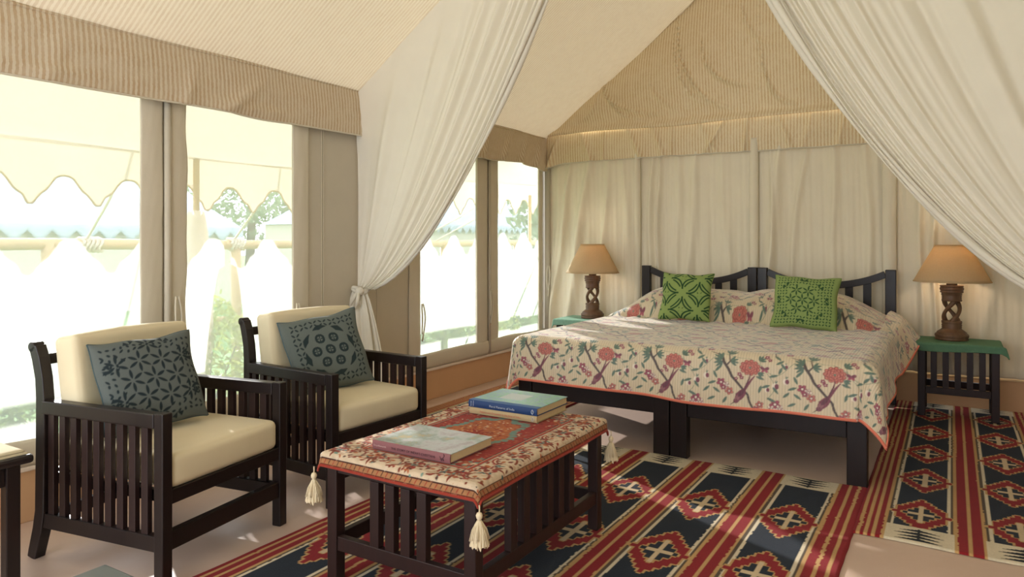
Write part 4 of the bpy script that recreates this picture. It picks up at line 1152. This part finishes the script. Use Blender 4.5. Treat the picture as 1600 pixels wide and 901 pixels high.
def lamp(label, x, y, z, power):
    r = thing('carved_table_lamp', label, 'lamp', (x, y, z))
    prof = [(.001, 0), (.112, 0), (.113, .012), (.108, .018), (.113, .024), (.114, .038), (.108, .046), (.100, .050), (.102, .056), (.092, .064), (.078, .074), (.068, .082), (.064, .090), (.069, .096), (.064, .102), (.070, .110), (.064, .118), (.069, .128), (.069, .142), (.001, .145)]
    MB().lathe([(q[0]*.98, q[1]) for q in prof], n=36).build('turned_foot', LW, r, 0, True)
    for k in range(3):
        pts = []
        for t in np.linspace(0, 1, 22):
            a = k*2*PI/3+t*2.6+.5; R = .046-.010*math.sin(t*PI*2)*0+.006*math.sin(t*PI); pts.append((R*math.cos(a), R*math.sin(a), .135+t*.165))
        MB().tube(pts, [.016+.003*math.cos(t*6.28) for t in np.linspace(0, 1, 22)], 10).build('twisted_strand', LW, r, 0, True)
    prof = [(.001, .288), (.066, .290), (.068, .300), (.062, .304), (.067, .312), (.062, .318), (.067, .326), (.062, .332), (.070, .338), (.066, .350), (.076, .356), (.078, .364), (.072, .368), (.078, .374), (.080, .386), (.074, .398), (.078, .402), (.078, .408), (.001, .410)]
    MB().lathe(prof, n=36).build('turned_collar', LW, r, 0, True)
    MB().lathe([(.001, .410), (.036, .410), (.036, .428), (.001, .430)], n=24).build('neck_cap', LW, r, 0, True)
    MB().lathe([(.001, .43), (.017, .43), (.017, .485), (.001, .49)], n=18).build('bulb_holder', m_plain('bulb_socket', (60, 50, 40), .5), r, 0, True)
    b = NT('lamp_bulb'); e = b.n('ShaderNodeEmission'); e.inputs[0].default_value = (1, .72, .42, 1); e.inputs[1].default_value = 2.5; b.l(e.outputs[0], b.out.inputs[0])
    MB().lathe([(.001, .488), (.014, .49), (.028, .52), (.030, .545), (.02, .57), (.001, .577)], n=20).build('bulb', b.m, r, 0, True)
    n = 64; z0, z1, r0, r1 = .438, .712, .255, .112
    A_, V_ = np.meshgrid(np.linspace(0, 2*PI, n, endpoint=False), np.linspace(0, 1, 12), indexing='ij'); R_ = r0+(r1-r0)*V_
    s = grid('shade', np.stack([R_*np.cos(A_), R_*np.sin(A_), z0+(z1-z0)*V_], -1), SHADE, r, closed_u=True); solid(s, .003, -1)
    for rr, zz in ((r0, z0), (r1, z1)):
        MB().tube([(rr*math.cos(t), rr*math.sin(t), zz) for t in np.linspace(0, 2*PI, 49)], .0035, 6).build('shade_rim', SHADE, r, 0, True)
    ld = bpy.data.lights.new('bulb_light', 'POINT'); ld.energy = power; ld.color = (1, .80, .58); ld.shadow_soft_size = .03
    lo = link(bpy.data.objects.new('bulb_light', ld), r); lo.location = (.0, 0, .61)
    return r
lamp('carved twisted-wood table lamp with tan conical shade, on the right bedside table', .0, 6.325, .560, 1.6)
lamp('carved twisted-wood table lamp with tan conical shade, on the left bedside table', -2.965, 6.30, .560, 1.0)

# ================================================================ LEFT SIDE TABLE AND THE LOW TABLE BELOW IT
def side_table():
    x0, x1, y0, y1 = -3.42, -2.915, .80, 1.335; cx, cy = (x0+x1)/2, (y0+y1)/2
    r = thing('dark_side_table', 'dark side table cut off by the left edge of the picture', 'side table', (cx, cy, 0)); a, b = (x1-x0)/2, (y1-y0)/2
    box('table_top', (-a, -b, .475), (a, b, .508), WOOD, r, .012)
    for sx in (-1, 1):
        for sy in (-1, 1):
            xa = sx*(a-.05)-.024; ya = sy*(b-.06)-.024; box('leg', (xa, ya, 0), (xa+.048, ya+.048, .474), WOOD, r, .004)
    for s in (-1, 1):
        box('side_apron', (s*(a-.05)-.012, -b+.085, .40), (s*(a-.05)+.012, b-.085, .474), WOOD, r, .002); box('end_apron', (-a+.075, s*(b-.06)-.012, .40), (a-.075, s*(b-.06)+.012, .474), WOOD, r, .002)
    return r
side_table()
NAP = m_cloth('folded_linen', (196, 182, 150), weave=700)
nap = thing('folded_cloth', 'folded beige cloth lying on the dark side table at the left edge', 'cloth', (-3.17, 1.10, .509))
for k, (z, dx, dy, hh) in enumerate(((0, .235, .225, .009), (.010, .228, .215, .009))):
    n = 50; A, B = np.meshgrid(np.linspace(-1, 1, n), np.linspace(-1, 1, n), indexing='ij')
    pr_ = (1-np.maximum(np.abs(A), np.abs(B))**14)
    Zt = z+hh*pr_**.4+.002*wob(A*3, B*3, 60+k, 1)*pr_
    o = grid('cloth_fold', np.stack([A*dx, B*dy, Zt], -1), NAP, nap); solid(o, .003, -1)
lt = thing('low_black_stool', 'low dark stool with a glossy top, only a corner showing at the bottom left', 'stool', (-1.826, .859, 0), 0)
GL = m_plain('grey_gloss', (92, 98, 98), .3, .4, 0, 20, .2)
box('stool_top', (-.2, -.25, .365), (.2, .25, .395), GL, lt, .006)
for sx in (-1, 1):
    for sy in (-1, 1): box('leg', (sx*.17-.02, sy*.22-.02, 0), (sx*.17+.02, sy*.22+.02, .364), WOOD, lt, .004)
    box('stretcher', (sx*.17-.01, -.199, .12), (sx*.17+.01, .199, .15), WOOD, lt, .002)
bw = MB().lathe([(.001, .0), (.05, .0), (.055, .006), (.085, .022), (.088, .024), (.080, .022), (.05, .010), (.001, .008)], n=40).build('black_dish', m_plain('black_lacquer', (14, 14, 16), .6, .3), None, 0, True)
bw.location = (-1.87, .93, .396); bw.scale = (.8, .8, .8); tag(bw, 'round black dish on the low stool at the bottom left corner', 'dish')

# ================================================================ OUTSIDE THE WINDOWS
GRASS = m_plain('lawn_grass', (112, 146, 84), .95, .1, .8, 50, .3)
struct(box('lawn', (-60, -25, -.30), (XL-.16, 60, -.10), GRASS, bevel=0))
AWN = m_cloth('awning_canvas', (243, 238, 226), trans=.42, crease=.15, tcol=(247, 240, 232))
def awning():
    r = thing('scalloped_awning', 'cream canvas awning with a scalloped edge outside the windows', 'awning', (-4.6, 4.5, 1.9)); o3 = np.array([-4.6, 4.5, 1.9])
    ya, yb = -.6, 9.4
    U, Y = np.meshgrid(np.linspace(0, 1, 20), np.linspace(ya, yb, 200), indexing='ij')
    X = XL-.02+(-4.6-XL+.02)*U; Z = .035*np.maximum(Y-4.3, 0)*U+2.26-(2.26-1.90)*U-.04*np.sin(U*PI)-.012*np.sin(Y*2.4)*U
    o = grid('awning_top', np.stack([X, Y, Z], -1)-o3, AWN, r); solid(o, .003, 1)
    n = 1500; Y, T = np.meshgrid(np.linspace(ya, yb, n), np.linspace(0, 1, 20), indexing='ij')
    ph = (Y-2.085)/.393
    f = np.abs(((ph+.5) % 1)-.5)*2      # 0 at tip, 1 at notch
    prof = 1.524+.178*np.interp(f, [0, .09, .15, .18, .21, .27, .40, .52, .62, .72, .83, 1], [0, .01, .06, .18, .29, .35, .42, .55, .74, .90, .975, 1])
    Z = 1.895+(prof-1.895)*T+.035*np.maximum(Y-4.3, 0); X = -4.6-.01*T-.012*np.sin(Y*6)*T
    o = grid('scalloped_valance', np.stack([X, Y, Z], -1)-o3, AWN, r); solid(o, .003, 1)
    hem = [(X[i, -1]-o3[0], Y[i, -1]-o3[1], Z[i, -1]-o3[2]) for i in range(0, n, 4)]
    MB().tube(hem, .006, 5).build('valance_binding', m_cloth('awning_binding', (226, 208, 168), trans=.3), r, 0, True)
    MB().tube([(0, ya-4.5, 0), (0, -.2, 0), (0, yb-4.5, .035*(yb-4.3))], .012, 8).build('edge_rope', AWN, r, 0, True)
    s = struct_pole = None
    for y in (3.16, 7.9):
        MB().tube([(0, y-4.5, -2.0), (0, y-4.5, -.01)], .022, 12).build('awning_pole', m_plain('bamboo', (206, 176, 126), .6), r, 0, True)
    # gathered canvas added on the near pole to shadow part of the netting
    A_, V_ = np.meshgrid(np.linspace(0, 2*PI, 60, endpoint=False), np.linspace(0, 1, 30), indexing='ij')
    R_ = (.05+.07*np.sin(V_*PI*.9)**.8)*(1+.15*np.sin(A_*6))
    grid('shadow_casting_flap', np.stack([R_*np.cos(A_)*.8, 3.16-4.5+R_*np.sin(A_)-.03*V_, -.38-1.45*V_], -1), AWN, r, closed_u=True)
awning()
BAM = m_plain('bamboo_rail', (206, 178, 132), .6, .3, .3, 40, .15)
rl = thing('bamboo_railing', 'pale bamboo railing outside, seen through the window netting', 'railing', (-5.6, 5, 0))
MB().tube([(.01*math.sin(y*3), y, 1.275+.006*math.sin(y*2)) for y in np.arange(-5.5, 8, .4)], .042, 12).build('top_rail', BAM, rl, 0, True)
MB().tube([(0, y, .6) for y in np.arange(-5.5, 8, .8)], .026, 10).build('lower_rail', BAM, rl, 0, True)
for y in (-4.0, -2.35, -.75, .75, 2.4, 4.2): MB().tube([(0, y, -.1), (.01, y, .6), (0, y, 1.3)], .045, 12).build('railing_post', BAM, rl, 0, True)
for y in (2.95, 4.25, 6.9):
    pts = [(.052*math.cos(t), y-5+.012*math.sin(t*3)+(t/30-.5)*.16, 1.275+.052*math.sin(t)) for t in np.linspace(0, 30, 120)]
    MB().tube(pts, .012, 6).build('rope_lashing', AWN, rl, 0, True)
ROPE = m_cloth('white_rope', (236, 230, 216), trans=.2)
for i, (ya, yb, lab) in enumerate(((2.92, 2.70, 'white guy rope from railing to awning outside the nearest window'), (4.23, 3.92, 'white guy rope from railing to awning outside the second window'), (6.85, 7.2, 'lower white guy rope outside the window left of the bed'), (7.25, 7.55, 'upper white guy rope outside the window left of the bed'))):
    m = MB().tube([(-5.6, ya, 1.31), (-5.1, (ya+yb)/2, 1.58), (-4.62, yb, 1.89)], .010, 8).build('guy_rope', ROPE, None, 0, True); tag(m, lab, 'rope', 'guy ropes outside')
LEAF = []
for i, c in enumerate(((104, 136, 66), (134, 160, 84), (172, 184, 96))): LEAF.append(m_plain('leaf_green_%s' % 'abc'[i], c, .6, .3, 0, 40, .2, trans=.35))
HAZY = m_plain('hazy_leaf', (150, 166, 140), .8, .2, 0, 4, .1, trans=.3)  # paler leaf colour, distance haze painted into it
def leaf_cloud(name, c, rad, n, size, parent=None, mat=None, seed=0, shape=None):
    r = np.random.default_rng(seed); d = r.normal(size=(n, 3)); d /= np.linalg.norm(d, axis=1)[:, None]; rr = r.uniform(.55, 1.05, n)**.6
    P = d*rr[:, None]*np.array(rad); P *= (1+.15*np.sin(d[:, :1]*7+seed)+.12*np.sin(d[:, 1:2]*9))
    a = r.normal(size=(n, 3)); a /= np.linalg.norm(a, axis=1)[:, None]; b = np.cross(a, r.normal(size=(n, 3))); b /= np.linalg.norm(b, axis=1)[:, None]
    s = size*r.uniform(.6, 1.3, n)[:, None]
    q = np.stack([P-a*s, P+b*s*.4, P+a*s, P-b*s*.4], 1).reshape(-1, 3)+np.array(c)
    me = bpy.data.meshes.new(name); me.vertices.add(n*4); me.vertices.foreach_set('co', q.astype(np.float32).ravel()); me.loops.add(n*4); me.loops.foreach_set('vertex_index', np.arange(n*4, dtype=np.int32))
    me.polygons.add(n); me.polygons.foreach_set('loop_start', np.arange(0, n*4, 4, dtype=np.int32)); me.update(calc_edges=True); me.materials.append(mat or LEAF[seed % 3])
    return link(bpy.data.objects.new(name, me), parent)
shrubs = [(-4.55, 1.25, .30, .48, .50), (-4.75, 2.3, .30, .55, .42), (-4.8, 3.35, .38, .55, .48), (-4.75, 4.6, .22, .55, .38), (-4.5, 5.7, .28, .5, .42), (-4.6, 6.7, .27, .6, .42), (-4.6, 7.9, .27, .6, .42), (-4.85, 9.2, .2, .6, .40)]
names = ['nearest the camera, at the left edge', 'behind the nearer armchair', 'outside the second window', 'outside behind the knotted curtain', 'below the window left of the bed', 'below the window nearest the bed', 'at the corner beyond the bed', 'farthest along the outside wall']
for i, (x, y, z, w_, h_) in enumerate(shrubs):
    t = thing('leafy_shrub', 'green leafy shrub outside the netting, '+names[i], 'shrub', (x, y, -.1), 0, 'shrubs along the tent')
    leaf_cloud('foliage', (0, 0, z+.1), (.34, w_, h_), 2600, .034, t, None, i)['kind'] = 'stuff'
    for k in range(4): MB().tube([(0, 0, 0), (.05*math.cos(k*1.6), .1*math.sin(k*1.6), .18), (.12*math.cos(k*1.6), .3*math.sin(k*1.6), z+.2)], [.012, .009, .005], 6).build('stem', m_plain('stem_bark', (96, 80, 60), .8), t, 0, True)
BLU = m_plain('pale_blue_canvas', (204, 215, 230), .9, .1, .1, 20, .04, trans=.2)
def far_tent(label, x, y0, y1, ze, zp, dx):
    r = thing('far_tent', label, 'tent', (x, (y0+y1)/2, -.1)); L = (y1-y0)/2; ze += .1; zp += .1
    MB().loft([[(0, -L, ze), (0, L, ze), (-dx, L, ze), (-dx, -L, ze)], [(-dx*.28, -L*.55, ze+(zp-ze)*.62), (-dx*.28, L*.55, ze+(zp-ze)*.62), (-dx*.72, L*.55, ze+(zp-ze)*.62), (-dx*.72, -L*.55, ze+(zp-ze)*.62)], [(-dx*.48, -L*.3, zp), (-dx*.48, L*.3, zp), (-dx*.52, L*.3, zp), (-dx*.52, -L*.3, zp)]]).build('tent_roof', BLU, r, 0)
    MB().box((-dx+.1, -L+.1, 0), (-.1, L-.1, ze-.001)).build('tent_walls', m_plain('tent_wall_canvas', (214, 206, 190), .9), r, 0)
    Y, T = np.meshgrid(np.linspace(-L, L, 400), np.linspace(0, 1, 4), indexing='ij'); f = np.abs(((Y/.42) % 1)-.5)*2
    o = grid('scalloped_edge', np.stack([.02+0*Y, Y, ze-(.12+.22*f)*T], -1), BLU, r); solid(o, .02, 0)
    return r
far_tent('pale blue tent roof with zigzag edge far behind the left windows', -14, 3.0, 10.8, 1.62, 4.1, 6)
far_tent('second pale blue tent roof, far behind the windows beside the bed', -15, 17, 27, 1.9, 4.4, 6)
for i, (x, y, h_, w_, lab) in enumerate(((-28, 22, 7, 3.4, 'hazy tree behind the pale blue tent, left of the others'), (-25, 34, 6, 3.2, 'hazy tree beyond the lawn behind the second window'), (-13.5, 36, 7.5, 3.6, 'tall hazy tree behind the windows beside the bed'), (-9.5, 18.5, 5.5, 1.9, 'slender tree behind the window nearest the bed'), (-34, 12, 8, 4, 'distant tree behind the left window'))):
    t = thing('garden_tree', lab, 'tree', (x, y, -.1), 0, 'trees beyond the lawn')
    MB().tube([(0, 0, 0), (.15, 0, h_*.3), (-.1, .2, h_*.7)], [.22, .18, .08], 10).build('trunk', m_plain('bark', (110, 98, 84), .9), t, 0, True)
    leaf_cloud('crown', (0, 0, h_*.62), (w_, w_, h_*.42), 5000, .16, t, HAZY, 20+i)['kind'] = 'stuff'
